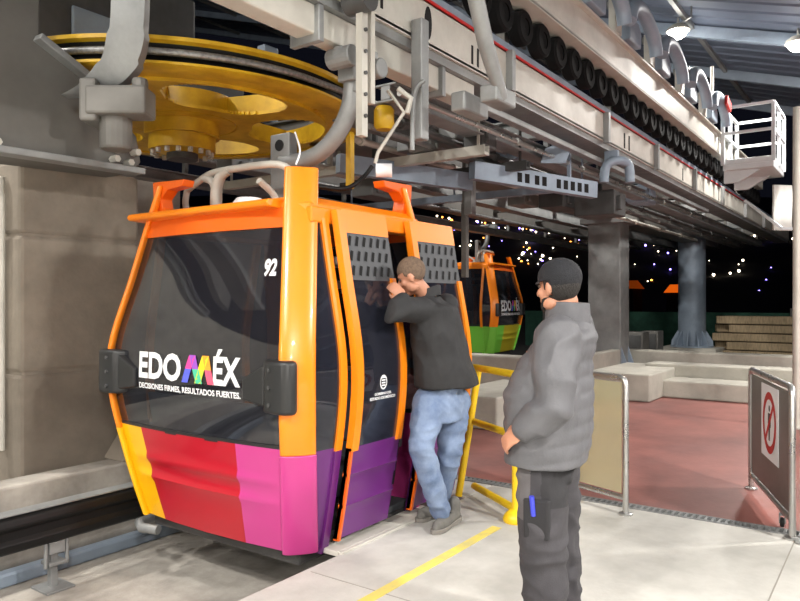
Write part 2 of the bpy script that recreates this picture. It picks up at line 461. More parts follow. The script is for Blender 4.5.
def make_cabin(root, foot_cols, end_bands, side_mat, doors, number, hanger=True, second=False):
    """foot_cols: post foot materials for (-,-),(-,+),(+,-),(+,+); end_bands: [(y limit, material index)] from +Y to -Y on the -X end"""
    R = root
    # floor, chassis
    m = MB(); m.box((-.60,-.73,.0), (.60,.75,.05)); m.build('cabin_floor', M_floorc, R, bevel=.01)
    m = MB(); m.box((-.60,-.72,-.10), (.60,.74,.0)); m.box((-.45,-.5,-.16), (.45,.5,-.10)); m.build('underframe', M_steel_d, R, bevel=.02)
    m = MB(); m.tube([(-.66,.60,-.10),(-.70,.74,-.10),(-.64,.86,-.10),(-.5,.88,-.10)], .035, 10); m.build('guide_runner', M_steel, R, smooth=60)
    m = MB(); m.box((-.50,-.955,-.02), (.62,-.80,.015)); m.box((-.50,-.985,-.045), (.62,-.955,.015)); m.build('door_step', M_steel_l, R, bevel=.006)
    # corner posts
    zs = lin(.64, 2.385, 22); zf = lin(.0, .64, 9)
    for sx in (-1, 1):
        for sy in (-1, 1):
            def pr_(z, a=.108, b=.032):
                n_ = V((sx*.64, sy*.77, 0)).normalized(); t_ = V((-n_.y, n_.x, 0)); c_ = V((sx*CL(z), sy*CW(z), z)) + n_*.02
                return [c_ + t_*(a*math.copysign(abs(math.cos(q))**.8, math.cos(q))) + n_*(b*math.sin(q)) for q in [2*PI*j/24 for j in range(24)]]
            m = MB(); m.loft([pr_(z) for z in zs])
            m.build('corner_post', M_ora, R, smooth=50, bevel=.008)
            m = MB(); m.loft([pr_(z, .110, .034) for z in zf])
            m.build('post_foot', foot_cols[(sx > 0) * 2 + (sy > 0)], R, smooth=50, bevel=.006)
    # end walls
    for sx in (-1, 1):
        def f(u, z, off=0.0):
            y = u * (CW(z) - .05); e = 1e-3
            return V((sx * (xend(y, z) + off), y, z)), V((sx, 0, 0))
        m = MB(); m.sheet(lambda u, z: f(u, z), lin(-1, 1, 13), lin(.67, 2.03, 18), .018)
        win = m.build('end_window', M_glass, R, smooth=60)
        m = MB(); m.sheet(lambda u, z: f(u, z, .012), lin(-1, 1, 9), lin(2.0, 2.13, 3), .04); m.build('window_header', M_ora_d, R, smooth=60, bevel=.004)
        m = MB(); m.sheet(lambda u, z: f(u, z, .006), lin(-1, 1, 9), lin(.66, .69, 2), .03); m.build('window_gasket', M_blackp, R, smooth=60)
        # lower panel with pressed ridges and colour bands
        zr = [.01,.05,.1,.2,.28,.305,.325,.345,.37,.385,.41,.43,.455,.475,.50,.55,.60,.67]
        off = {.305:.010,.325:.014,.345:.003,.37:-.006,.385:-.006,.41:-.006,.43:.003,.455:.014,.475:.010}
        lims = [l for l, _ in end_bands if -.7 < l < .7]
        ub = sorted(set([-1, -.9, -.5, 0, .5, .9, 1] + [round(l / .78, 3) for l in lims]))
        def g(u, z):
            y = u * (CW(z) - .04); w = 1 if abs(u) < .88 else 0
            return V((sx * (xend(y, z) + .008 + off.get(z, 0) * w), y, z)), V((sx, 0, 0))
        m = MB(); mats_ = [M_yelp, M_redp, M_mag, M_pur, M_grn, M_olv]
        m.sheet(g, ub, zr, .03, mfn=lambda u, z: band_pick((u if sx < 0 else u) * .78, end_bands))
        m.build('lower_panel', mats_, R, smooth=35)
        # lettering on the end window
        on = lambda a, b: V((sx * (xend(-a * sx * -1 if False else (a * sx), b) + .006), a * sx, b))
        ts = 1.28 if second else 1.0
        def lay(a, b):                       # a runs to the reader's right
            if second: a, b = a * ts, 1.05 + (b - 1.05) * ts * 1.15
            y = -a if sx < 0 else a
            return V((sx * (xend(y, b) + .005), y, b))
        m = MB(); h = .178
        put_text(m, 'EDO', -.50, -.03, 1.025, h, lay, .035); put_text(m, '\u00c9X', .275, .51, 1.025, h, lay, .035)
        w_, st = .285, .072; x0 = -.022
        def stroke(a0, a1, wd, ci):
            n = 6
            for i in range(n):
                t0, t1 = i / n, (i + 1) / n
                q = [(a0 + (a1-a0)*t0, 1.025 + h*t0), (a0 + (a1-a0)*t0 + wd, 1.025 + h*t0), (a0 + (a1-a0)*t1 + wd, 1.025 + h*t1), (a0 + (a1-a0)*t1, 1.025 + h*t1)]
                m.add([lay(*p) for p in q], [(0,1,2,3)], ci if i < n / 2 else ci + 1)
        stroke(x0, x0 + .07, .06, 1); stroke(x0 + .14, x0 + .07, .06, 3); stroke(x0 + .125, x0 + .195, .06, 5); stroke(x0 + .25, x0 + .195, .06, 7)
        lm = [M_white, emit_free('mark_blue',(90,100,220)), emit_free('mark_pink',(226,70,150)), emit_free('mark_green',(70,190,150)), emit_free('mark_violet',(150,80,190)),
              emit_free('mark_lime',(190,205,60)), emit_free('mark_yellow',(250,215,40)), emit_free('mark_rose',(235,90,120)), emit_free('mark_orange',(248,160,50))]
        m.build('wordmark', lm, win, label='white wordmark with a many-coloured letter M')
        m = MB(); put_text(m, 'DECISIONES FIRMES, RESULTADOS FUERTES.', -.50, .51, .955, .038, lay, .03); m.build('tagline', M_white, win, label='small white line of lettering')
        if number:
            m = MB(); put_text(m, number, .575, .675, 1.70, .105, lay, .045); m.build('cabin_number', M_white, win, label='white number 92' if number == '92' else None)
        # handrail seen through the glass, inner ledge
        m = MB(); m.tube([(sx*.46,-.55,.98),(sx*.50,-.2,1.02),(sx*.50,.3,1.02),(sx*.46,.58,.98)], .016, 8); m.build('inner_handrail', M_chrome, R, smooth=60)
        # seats along this end
        m = MB(); m.box((sx*.22,-.62,.36), (sx*.60,.62,.42)); m.box((sx*.30,-.58,.05), (sx*.58,.58,.36)); m.build('bench', M_seat, R, bevel=.02)
        m = MB(); m.add([(sx*.60,-.62,.42),(sx*.66,-.62,.42),(sx*.66,.62,.42),(sx*.60,.62,.42),(sx*.70,-.62,.9),(sx*.74,-.62,.9),(sx*.74,.62,.9),(sx*.70,.62,.9)], [(0,3,2,1),(4,5,6,7),(0,1,5,4),(1,2,6,5),(2,3,7,6),(3,0,4,7)])
        m.build('bench_back', M_seat, R, bevel=.015)
        # bumpers on the corners
        for sy in (-1, 1):
            m = MB(); z0, z1 = .895, 1.205; c = CW(1.05); l = CL(1.05)
            pl = [(l+.03, c-.22), (l+.115, c-.16), (l+.14, c-.06), (l+.125, c+.025), (l+.075, c+.06), (l+.03, c+.04)]
            m.loft([[V((sx*a, sy*b, z)) for a, b in pl] for z in (z0, z1)])
            b_ = m.build('bumper', M_blackp, R, bevel=.035, smooth=40, seg=3)
            m = MB()
            m.add([V((sx*(xend(c-.36,1.05)-.01), sy*(c-.36), 1.05-.10)), V((sx*(xend(c-.36,1.05)-.01), sy*(c-.36), 1.05+.04)), V((sx*(l+.03), sy*(c-.18), 1.18)), V((sx*(l+.03), sy*(c-.18), .92)),
                   V((sx*(xend(c-.36,1.05)+.02), sy*(c-.36), 1.05-.09)), V((sx*(xend(c-.36,1.05)+.02), sy*(c-.36), 1.05+.03)), V((sx*(l+.10), sy*(c-.17), 1.17)), V((sx*(l+.10), sy*(c-.17), .93))],
                  [(0,1,2,3),(7,6,5,4),(0,4,5,1),(1,5,6,2),(2,6,7,3),(3,7,4,0)])
            if not second: m.build('bumper_wing', M_blackp, b_, bevel=.012)
            for z in (.95, 1.05, 1.15):
                m = MB(); m.cyl((sx*(l+.125), sy*(c-.09), z), (sx*(l+.143), sy*(c-.09), z), .012, n=8); m.build('rivet', M_steel_d, b_)
        # roof visor over the end
        m = MB()
        m.loft([[V((sx*a, y, z)) for a, z in ((.60,2.115),(.77,2.125),(.785,2.145),(.77,2.17),(.60,2.185))] for y in (-.63, -.55, .80)])
        m.build('visor', M_ora, R, bevel=.008)
    # roof
    m = MB(); rr = []
    for hx, hy, z in ((.62,.76,2.07),(.66,.81,2.10),(.66,.81,2.15),(.60,.74,2.20)):
        rr.append([V((hx*a, hy*b, z)) for a, b in ((-1,-.9),(-.9,-1),(.9,-1),(1,-.9),(1,.9),(.9,1),(-.9,1),(-1,.9))])
    m.loft(rr); m.build('roof', M_ora, R, bevel=.01)
    # corner gussets above the roof
    for sx, sy, ax in ((-1,1,'y'),(1,-1,'x'),(1,1,'y')):
        m = MB(); x0, y0 = sx*(CL(2.3)), sy*(CW(2.3))
        pts = [(.02,2.16),(.20,2.18),(.12,2.22),(.10,2.29),(.17,2.35),(.34,2.365),(.36,2.41),(.0,2.42)]
        if ax == 'y': m.prism(pts, lambda a, z, h: (x0 + h, y0 - sy*(a-.05), z), -.05, .05)
        else: m.prism(pts, lambda a, z, h: (x0 - sx*(a-.05), y0 + h, z), -.05, .05)
        m.build('roof_gusset', M_ora_d, R, bevel=.006)
    # the two sides
    for sy in (-1, 1):
        fs = lambda x, z, o=0.0: (V((x, sy*(yside(z)+o), z)), V((0, sy, 0)))
        for sx in (-1, 1):
            # frame upright
            m = MB(); path = lin(.63, 2.08, 20); pfoot = lin(-.02, .63, 9)
            m.loft([[V((sx*SX + a, sy*(yside(z) + b), z)) for a, b in ((-.03,-.05),(.03,-.05),(.03,.012),(-.03,.012))] for z in path])
            m.build('side_frame', M_ora, R, smooth=40)
            m = MB(); m.loft([[V((sx*SX + a, sy*(yside(z) + b), z)) for a, b in ((-.03,-.05),(.03,-.05),(.03,.012),(-.03,.012))] for z in pfoot]); m.build('frame_foot', side_mat, R, smooth=40)
            # corner window and corner panel between upright and post
            def cw(u, z):
                p0 = V((sx*SX, sy*yside(z), z)); p1 = V((sx*(CL(z)-.055), sy*(CW(z)+.058), z)); p = p0.lerp(p1, u)
                return p, V((sx*.35, sy*.9, 0)).normalized()
            m = MB(); m.sheet(cw, lin(0, 1, 4), lin(.65, 2.06, 18), .015); m.build('corner_window', M_glassd, R, smooth=60)
            m = MB(); m.sheet(cw, lin(0, 1, 4), lin(.02, .65, 9), .03); m.build('corner_panel', side_mat, R, smooth=60)
        m = MB(); m.box((-SX-.12, sy*(CW(2.08)-.02), 2.03), (SX+.12, sy*(CW(2.08)+.10), 2.13)); m.build('side_rail', M_ora, R, bevel=.012)
        if sy == 1:
            m = MB(); m.sheet(lambda u, z: fs(u, z), lin(-SX, SX, 5), lin(.65, 2.04, 18), .018); m.build('side_window', M_glass, R, smooth=60)
            m = MB(); m.sheet(lambda u, z: fs(u, z, .006), lin(-SX, SX, 5), lin(.02, .65, 9), .03); m.build('side_panel', side_mat if not second else M_grn, R, smooth=60)
    # sliding door leaves, hung just outside the -Y side
    for (x0, x1, proud, mark) in doors:
        pr = lambda z: yside(z) + proud
        lf = lambda x, z, o=0.0: (V((x, -(pr(z)+o), z)), V((0, -1, 0)))
        fb = lambda xa, xb, za, zb, o0, o1: [[V((a, -(pr(z) + b), z)) for a, b in ((xa,o0),(xb,o0),(xb,o1),(xa,o1))] for z in lin(za, zb, max(3, int((zb-za)*12)))]
        m = MB(); m.sheet(lambda x, z: lf(x, z), lin(x0+.02, x1-.02, 4), lin(.64, 1.69, 14), .016); D = m.build('door', M_glassd, R, smooth=60)
        m = MB(); m.loft(fb(x0, x0+.065, .62, 2.12, -.03, .02)); m.build('door_frame', M_ora, D, smooth=40)
        m = MB(); m.loft(fb(x1-.05, x1, .62, 1.70, -.03, .02)); m.build('door_frame', M_ora, D, smooth=40)
        m = MB(); m.sheet(lambda x, z: lf(x, z, .008), lin(x0+.06, x1, 3), lin(1.98, 2.13, 4), .035); m.build('door_header', M_ora, D, smooth=60)
        # ventilation grille: dark plate with rows of slots
        m = MB(); m.sheet(lambda x, z: lf(x, z, .004), lin(x0+.06, x1, 4), lin(1.68, 1.99, 6), .03)
        for r in range(3):
            for c in range(6):
                x = x0 + .10 + c * (x1 - x0 - .16) / 5.0; z = 1.74 + r * .095
                p = lambda a, b: V((a, -(pr(b) + .0075), b))
                m.add([p(x-.02, z-.028), p(x+.004, z-.034), p(x+.026, z+.028), p(x+.002, z+.034)], [(0,1,2,3)], 1)
        m.build('vent_grille', [M_grille, M_hole], D)
        zz = [.06,.2,.255,.27,.29,.40,.455,.47,.49,.58,.64]; of = {.27:.010,.47:.010}
        m = MB(); m.sheet(lambda x, z: lf(x, z, of.get(z, 0)), lin(x0, x1, 4), zz, .03); m.build('door_panel', side_mat, D, smooth=40)
        m = MB(); m.loft(fb(x0, x0+.02, .05, .64, -.03, .016)); m.build('panel_edge', M_ora_d, D)
        m = MB(); m.loft(fb(x1-.012, x1+.012, .3, 1.95, -.04, .0)); m.build('door_seal', M_black, D, smooth=40)
        if mark:
            ly = lambda a, b: V((a, -(pr(b) + .006), b)); cx = (x0 + x1) / 2 + .02
            m = MB(); n = 20
            for r0, r1 in ((.030,.038),):
                for i in range(n):
                    a0, a1 = 2*PI*i/n, 2*PI*(i+1)/n
                    m.add([ly(cx+r0*math.cos(a0),1.025+r0*1.25*math.sin(a0)), ly(cx+r1*math.cos(a0),1.025+r1*1.25*math.sin(a0)), ly(cx+r1*math.cos(a1),1.025+r1*1.25*math.sin(a1)), ly(cx+r0*math.cos(a1),1.025+r0*1.25*math.sin(a1))], [(0,1,2,3)])
            for zq in (1.0, 1.017, 1.034, 1.051): m.add([ly(cx-.02,zq), ly(cx+.02,zq), ly(cx+.02,zq+.009), ly(cx-.02,zq+.009)], [(0,1,2,3)])
            put_text(m, 'GOBIERNO DEL', cx-.09, cx+.09, .945, .016, ly, .03); put_text(m, 'ESTADO DE M\u00c9XICO', cx-.135, cx+.135, .917, .018, ly, .03)
            m.build('emblem', M_white, D, label='small white shield emblem with two lines of lettering')
    m = MB(); m.box((.0,-.50,1.80), (.42,-.22,1.86)); m.box((.05,-.48,1.64), (.42,-.24,1.69)); m.box((.40,-.50,1.60), (.43,-.22,2.05)); m.build('overhead_rack', M_steel_l, R, bevel=.01)
    if hanger:
        m = MB()
        m.box((-.28,-.06,2.19), (.28,.06,2.235)); 
        for sx in (-1, 1):
            m.tube(smoothpts([(sx*.10,-.05,2.22),(sx*.16,-.05,2.32),(sx*.30,-.05,2.40)], 5), .025, 8)
        m.box((-.36,.34,2.19), (.36,.38,2.23))
        m.tube(smoothpts([(-.30,.74,2.40),(-.30,.62,2.45),(-.30,.46,2.50),(-.30,.20,2.51),(-.30,-.25,2.49),(-.22,-.34,2.38),(-.2,-.36,2.19)], 5), .026, 10)
        m.tube(smoothpts([(-.30,.40,2.19),(-.30,.40,2.36),(-.30,.36,2.46),(-.30,.26,2.505)], 5), [.045]*6+[.042]*5+[.034]*5, 12); m.tube(smoothpts([(-.30,.40,2.34),(-.30,.45,2.44),(-.30,.54,2.475)], 5), .03, 10)
        m.tube(smoothpts([(-.30,.74,2.40),(-.30,.76,2.30),(-.30,.72,2.19)], 5), .024, 10)
        m.build('roof_bracket', M_steel_l, R, smooth=50)
        m = MB(); m.lathe([(.0,2.2),(.12,2.2),(.12,2.24),(.09,2.28),(.0,2.29)], (-.30,.05,0), 20); m.build('roof_dome', M_white, R, smooth=40)
        m = MB(); m.box((-.045,-.10,2.18), (.045,.10,2.79)); hp = m.build('hanger_plate', M_steel, R, bevel=.012)
        m = MB(); m.cyl((-.052,.0,2.70), (.052,.0,2.70), .042, n=18); m.build('pivot_hole', M_hole, hp)
        arm = smoothpts([(0,.02,2.58),(0,-.16,2.57),(0,-.36,2.61),(0,-.53,2.73),(0,-.635,2.90),(0,-.665,3.12)], 6)
        m = MB(); m.tube(arm, .062, 16); m.build('hanger_arm', M_steel, R, smooth=60)
        m = MB(); m.box((-.09,-.74,3.05), (.09,-.60,3.20)); m.box((-.20,-.73,3.14), (.20,-.66,3.25)); m.cyl((-.16,-.80,3.18), (-.16,-.6,3.18), .07, n=16); m.cyl((.16,-.80,3.18), (.16,-.6,3.18), .07, n=16)
        m.box((-.06,-.84,3.20), (.06,-.56,3.25)); m.cyl((0,-.70,2.98), (0,-.70,3.2), .045, n=12)
        m.build('grip', M_steel, R, bevel=.008)
    return R
_EF = {}
def emit_free(name, rgb):
    return mat(name, rgb, .5)

c1 = thing('gondola_cabin', 'orange gondola cabin in the front with number 92 and tinted window, doors ajar', 'gondola', (3.81, 3.757, 0))
make_cabin(c1, [M_mag, M_yelp, M_mag, M_mag], [(.52, 0), (-.40, 1), (-9, 2)], M_pur, [(-.44, .09, .055, True), (.36, .97, .055, False)], '92')
c2 = thing('gondola_cabin', 'smaller orange gondola with green lower side, waiting far behind between the two men', 'gondola', (15.75, 8.72, .28), rz=math.radians(96))
make_cabin(c2, [M_grn, M_grn, M_grn, M_grn], [(.35, 4), (-9, 5)], M_grn, [(-.49, -.005, .02, False), (.005, .49, .02, False)], None, hanger=True, second=True)
# ---------------------------------------------------------------- bullwheel
HUB = V((4.47, 5.80, 0)); WR = 1.78; WZ = 3.30
t = thing('bullwheel', 'huge yellow bullwheel lying flat under the canopy above the cast pillar', 'wheel', (HUB.x, HUB.y, WZ))
m = MB(); R_ = WR
m.lathe([(R_-.16,.0),(R_-.03,.0),(R_,.015),(R_,.035),(R_-.045,.05)], n=96, m=0)
m.lathe([(R_-.045,.05),(R_-.075,.09),(R_-.085,.115),(R_-.075,.14),(R_-.045,.18)], n=96, m=1)
m.lathe([(R_-.045,.18),(R_,.195),(R_,.225),(R_-.05,.235),(R_-.16,.235),(R_-.16,.0)], n=96, m=0)
m.build('rim', [M_yel, M_black], t, smooth=40)
m = MB(); m.lathe([(R_-.16,.02),(R_-.36,.02),(R_-.36,.20),(R_-.16,.20)], n=96); m.build('rim_flange', M_yel, t, smooth=40)
# webbed disc with six openings
m = MB(); NS = 5
def sector_plate(z0, z1):
    N = 240
    for i in range(N):
        a0, a1 = 2*PI*i/N, 2*PI*(i+1)/N
        ph = ((a0 + a1) / 2 * NS / (2*PI)) % 1.0; w = abs(ph - .5) * 2          # 0 mid opening .. 1 at spoke
        rin, rout = R_ * .30, R_ * .80
        if w < .80:
            k = math.sqrt(max(0, 1 - (w / .80) ** 4)); o0, o1 = R_*.58 - R_*.20*k, R_*.58 + R_*.21*k
            segs = [(rin, o0), (o1, rout)]
        else: segs = [(rin, rout)]
        for ra, rb in segs:
            q = lambda r, a, z: V((r*math.cos(a), r*math.sin(a), z))
            vs = [q(ra,a0,z0), q(rb,a0,z0), q(rb,a1,z0), q(ra,a1,z0), q(ra,a0,z1), q(rb,a0,z1), q(rb,a1,z1), q(ra,a1,z1)]
            m.add(vs, [(0,3,2,1),(4,5,6,7),(0,1,5,4),(1,2,6,5),(2,3,7,6),(3,0,4,7)])
sector_plate(-.01, .02)
m.build('web', M_yel, t)
for k in range(NS):
    a = 2*PI*k/NS; m = MB()
    m.beam((R_*.16*math.cos(a), R_*.16*math.sin(a), .11), (R_*.82*math.cos(a), R_*.82*math.sin(a), .11), .05, .20)
    m.build('spoke', M_yel, t)
m = MB()
m.lathe([(0,-.30),(.20,-.30),(.24,-.28),(.32,-.28),(.32,-.14),(.36,-.14),(.36,-.01),(.52,-.01),(.52,.22),(0,.22)], n=40); m.build('hub', M_yel, t, smooth=40)
for k in range(16):
    a = 2*PI*k/16; m = MB(); m.cyl((.28*math.cos(a), .28*math.sin(a), -.325), (.28*math.cos(a), .28*math.sin(a), -.27), .026, n=6); m.build('hub_bolt', M_steel_l, t)
m = MB(); m.lathe([(0,-.36),(.15,-.36),(.15,-.29),(0,-.29)], n=24); m.build('axle', M_steel_d, t, smooth=40)

# haul rope round the wheel, off along the line on both sides
pts = []
rr = R_ - .04; zr = WZ + .115
for k in range(15): pts.append((26 - k * 1.53, HUB.y - rr, zr))
for k in range(1, 48):
    a = -PI/2 - PI * k / 48; pts.append((HUB.x + rr*math.cos(a), HUB.y + rr*math.sin(a), zr))
for k in range(15): pts.append((HUB.x + k * 1.5, HUB.y + rr, zr))
m = MB(); m.tube(pts, .03, 8)
tag(m.build('haul_rope', mat('wire_rope', (150,150,150), .4, .6, var=.4, scale=30), smooth=60), 'grey steel haul rope running round the yellow bullwheel', 'rope')

# ---------------------------------------------------------------- corbel and axle arm carrying the wheel
t = thing('wheel_bearer', 'dark grey steel bearer and arm holding the bullwheel over the cast pillar', 'support', (2.5,5.1,2.62))
m = MB()
pl = [(.9,2.50),(3.36,2.56),(3.44,2.66),(3.40,2.86),(3.08,3.16),(2.62,3.38),(2.60,6.4),(.9,6.4)]
m.prism(pl, lambda a, z, h: (a, h, z), 4.98, 5.34); m.build('bearer_plate', mat('bearer_paint', (98,96,92), .6, .1, var=.25, scale=1.4), t, local=False, bevel=.015)
m = MB(); m.beam((2.58,4.94,3.40), (3.35,4.94,3.02), .10, .05, up=(0,0,1)); m.beam((.9,4.93,2.54), (3.4,4.93,2.57), .14, .05)
m.build('stiffener', M_steel, t, local=False, bevel=.008)
m = MB(); ar = smoothpts([W(133,-70,4.85), W(131,-10,4.85), W(129,30,4.88), W(122,62,4.95), W(104,84,5.02), W(84,96,5.1)], 6); wd = [.115]*13 + [.13]*6 + [.15]*6 + [.14]*6
lx = V((.577,-.816,0)); fx = V((.816,.577,0))
m.loft([[p + lx*a*wd[min(i,30)] + fx*b for a, b in ((-1,-.05),(1,-.05),(1,.05),(-1,.05))] for i, p in enumerate(ar)]); m.build('axle_arm', M_steel, t, local=False, smooth=40)
m = MB(); q = W(121,103,5.0); rz_ = math.atan2(-.816,.577)
m.cbox(q, (.42,.24,.20), rz=rz_); m.cbox(W(96,104,5.05), (.12,.3,.30), rz=rz_); m.cyl(W(116,150,5.05), W(116,110,5.05), .11, n=18); m.cyl(W(140,95,4.95), W(140,78,4.95), .055, n=12)
m.build('bearing_block', M_steel_m, t, local=False, bevel=.02)
for a, z in ((1.95,2.60),(2.1,2.62),(2.3,2.61),(3.18,2.64),(3.3,2.63),(3.36,2.72),(3.22,2.72)):
    m = MB(); m.cyl((a,4.90,z), (a,4.98,z), .028, n=6); m.build('bolt', M_steel_l, t, local=False)
# beams and drive boxes high behind the wheel
t = thing('drive_unit', 'big dark drive housing above the wheel at the top corner', 'machine', (4.2,7.6,3.9))
m = MB(); m.box((3.2,7.0,3.9), (5.6,8.4,5.2)); m.box((5.0,6.8,3.95), (6.2,7.4,4.5)); m.build('drive_casing', M_steel_d, t, local=False, bevel=.04)
m = MB(); m.box((4.0,6.95,4.05), (4.55,7.0,4.6)); m.build('access_panel', M_steel_b, t, local=False, bevel=.02)
m = MB(); m.box((6.5,6.75,3.9), (6.75,6.9,4.9)); m.build('side_plate', M_steel_b, t, local=False, bevel=.02)

# ---------------------------------------------------------------- main track beams
def slot_marks(m, xs, y, z0, z1, w, mi):
    for x in xs: m.box((x,y-.004,z0), (x+w,y+.01,z1), mi)
t = thing('track_girder', 'long pale steel girder with a thin red line running away above the doors', 'beam', (12,3.12,3.53))
m = MB(); m.box((-2,3.0,3.54), (26.5,3.03,3.88)); m.box((-2,3.0,3.53), (26.5,3.42,3.56)); m.box((-2,3.0,3.86), (26.5,3.30,3.89)); m.box((-2,3.20,3.56), (26.5,3.23,3.86))
girder_ = m
m = MB(); m.box((-2,2.99,3.892), (26.5,3.02,3.955)); m.build('top_rail', M_steel_b, t, local=False)
m = MB(); m.box((-2,2.985,3.872), (26.5,3.0,3.892)); m.build('red_edge', M_rail_red, t, local=False)
m = girder_; slot_marks(m, (3.80,3.90,4.0), 3.0, 3.62, 3.80, .03, 1); slot_marks(m, (5.30,5.40), 3.0, 3.58, 3.74, .03, 1); slot_marks(m, (9.4,9.6,12.5,15.4), 3.0, 3.58, 3.78, .05, 1)
m.prism([(4.62+.05*math.cos(a), 3.71+.13*math.sin(a)) for a in [2*PI*i/18 for i in range(18)]], lambda a, z, h: (a, h, z), 2.996, 3.01, 1)
m.build('girder_web', [M_steel_l, M_hole], t, local=False)
for x in (5.95, 8.6, 10.8, 13.2, 15.6, 18.2, 21.0):
    m = MB(); m.box((x,2.93,3.50), (x+.07,3.0,3.88)); m.build('web_stiffener', M_steel, t, local=False, bevel=.005)
m = MB(); m.box((-2,3.03,3.46), (26.5,3.40,3.53)); m.build('under_flange', M_steel, t, local=False)

tr = thing('upper_girder', 'pale upper girder carrying the tilted drive housings', 'beam', (12,2.85,4.3))
m = MB(); m.box((4.2,2.76,4.30), (19.4,2.79,4.66)); m.box((4.2,2.76,4.29), (19.4,2.98,4.32)); m.box((4.2,2.70,4.64), (19.4,2.98,4.67)); m.build('girder_web', M_steel_l, tr, local=False, bevel=.004)
m = MB(); m.box((4.2,2.80,4.32), (19.4,2.96,4.42)); m.build('belt_guard', M_steel_d, tr, local=False)
for x in (6.0, 9.0, 12.0, 15.0, 18.0):
    m = MB(); m.box((x,3.04,3.892), (x+.10,3.13,4.42)); m.box((x,2.95,4.30), (x+.10,3.04,4.42)); m.build('strut', M_steel_m, tr, local=False)

# conveyor tyres between the girders
tp = None
for k in range(36):
    x = 4.85 + k * .42; loc = (x, 2.93, 4.12)
    lab = 'black conveyor tyre in the row between the two pale girders'
    if tp is None:
        tp = thing('conveyor_tyre', lab, 'tyre', loc, group='conveyor tyres between the girders')
        m = MB(); m.lathe([(.08,-.065),(.14,-.07),(.163,-.05),(.168,0),(.163,.05),(.14,.07),(.08,.065)], n=28, axis='y'); m.build('tyre', M_tyre, tp, smooth=40)
        m = MB(); m.lathe([(.0,-.05),(.05,-.055),(.082,-.055),(.082,.055),(.0,.055)], n=20, axis='y'); m.cyl((0,.05,0), (0,.12,0), .03, n=10); m.build('wheel_hub', M_tyre, tp, smooth=40)
    else: dup(tp, loc)

# tyre drive housings on the upper girder
def drive(loc, label, red=False, s=1.0):
    t = thing('tilted_drive', label, 'drive', loc, group='tilted drives on the upper girder')
    m = MB(); pa = smoothpts([(-.55*s,0,.14*s),(-.42*s,0,.34*s),(-.10*s,0,.42*s),(.25*s,0,.34*s),(.50*s,0,.20*s),(.58*s,0,.04*s)], 5)
    pa = [V((p.x, -.14, p.z)) for p in pa]; m.tube(pa, .085*s, 14); m.build('drive_tube', M_steel_b, t, smooth=60)
    m = MB(); m.prism([(-.70*s,.0),(-.48*s,.0),(-.46*s,.36*s),(-.56*s,.46*s),(-.70*s,.40*s)], lambda a, z, h: (a, h, z), -.03, .06); m.build('bracket_plate', M_steel_l, t, bevel=.01)
    m = MB(); m.prism([(-.36*s,.0),(-.34*s,.26*s),(.0,.30*s),(.12*s,.18*s),(.1*s,.0)], lambda a, z, h: (a, h, z), -.09, .09); m.build('gear_cover', M_steel_b, t, bevel=.02)
    m = MB(); m.cyl((-.59*s,-.13,.36*s), (-.59*s,.1,.36*s), .05, n=12); m.build('pivot_bolt', M_steel, t)
    if red:
        m = MB(); m.cbox((.16*s,-.25,.34*s), (.34*s,.05,.17*s), ry=.25); m.build('stop_plate', M_rail_red, t, bevel=.01, label='red plate')
for k, (x, r) in enumerate(((7.6,0),(8.9,0),(10.3,0),(11.9,0),(13.45,1))):
    drive((x, 2.74, 4.70), ('tilted blue-grey drive cut by the upper edge of the picture','second tilted drive along the upper girder, below the first','tilted drive in the middle of the row on the upper girder','tilted drive just before the one with the red plate','tilted drive with a red plate beside the white service cage')[k], bool(r), 1.0)

# lower guide rail that takes the grips round the wheel
t = thing('guide_channel', 'pale box rail slanting across above the gondola roof', 'rail', (3,3.2,3.2))
m = MB(); m.box((-2,3.08,3.27), (5.5,3.24,3.46)); m.build('box_rail', M_steel_l, t, local=False, bevel=.012)
m = MB(); m.box((5.5,3.10,3.30), (15,3.20,3.36)); m.build('rail_tail', M_steel, t, local=False, bevel=.006)
for x in (1.6, 3.4, 4.9):
    m = MB(); m.box((x,3.04,3.22), (x+.05,3.30,3.46)); m.build('collar', M_steel, t, local=False, bevel=.006)
# hangers carrying that rail
for k, x in enumerate((3.62,)):
    t = thing('rail_hanger', ('drilled steel hanger bar and roller beside the curved gondola arm','slim steel hanger bar to the rear of the drilled one')[k], 'hanger', (x,3.02,3.0))
    m = MB(); m.box((x-.03,2.84,2.62 + .1*k), (x+.03,2.89,3.9)); m.box((x+.07,2.84,2.85), (x+.11,2.89,3.75))
    for i in range(8): m.cyl((x,2.825,2.75+.14*i), (x,2.845,2.75+.14*i), .013, n=8, m=1)
    m.build('hanger_bar', [M_steel_l, M_steel_d], t, local=False)
    m = MB(); m.cyl((x-.02,2.78,3.50), (x-.02,2.96,3.50), .085, n=18); m.cyl((x+.10,2.84,3.62), (x+.10,2.96,3.62), .06, n=16); m.build('roller', M_steel_d, t, local=False, smooth=40)
    m = MB(); m.tube(smoothpts([(x+.02,2.90,3.55),(x+.2,2.88,3.62),(x+.35,2.86,3.85),(x+.42,2.86,4.2)], 5), .035, 10); m.build('damper', M_steel, t, local=False, smooth=60)
m = MB(); m.tube([W(472,-20,4.55), W(486,45,4.75), W(502,98,5.0)], [.055,.055,.045], 14)
o = m.build('brace_strut', M_steel, smooth=60); tag(o, 'thick grey tube strut crossing in front of the pale girder', 'strut')
m = MB(); m.cbox(W(498,97,5.05), (.30,.14,.12)); m.cbox(W(470,106,5.2), (.36,.12,.14)); o = m.build('clamp_block', M_steel, bevel=.015); tag(o, 'steel clamp block at the lower end of the tube strut', 'clamp')

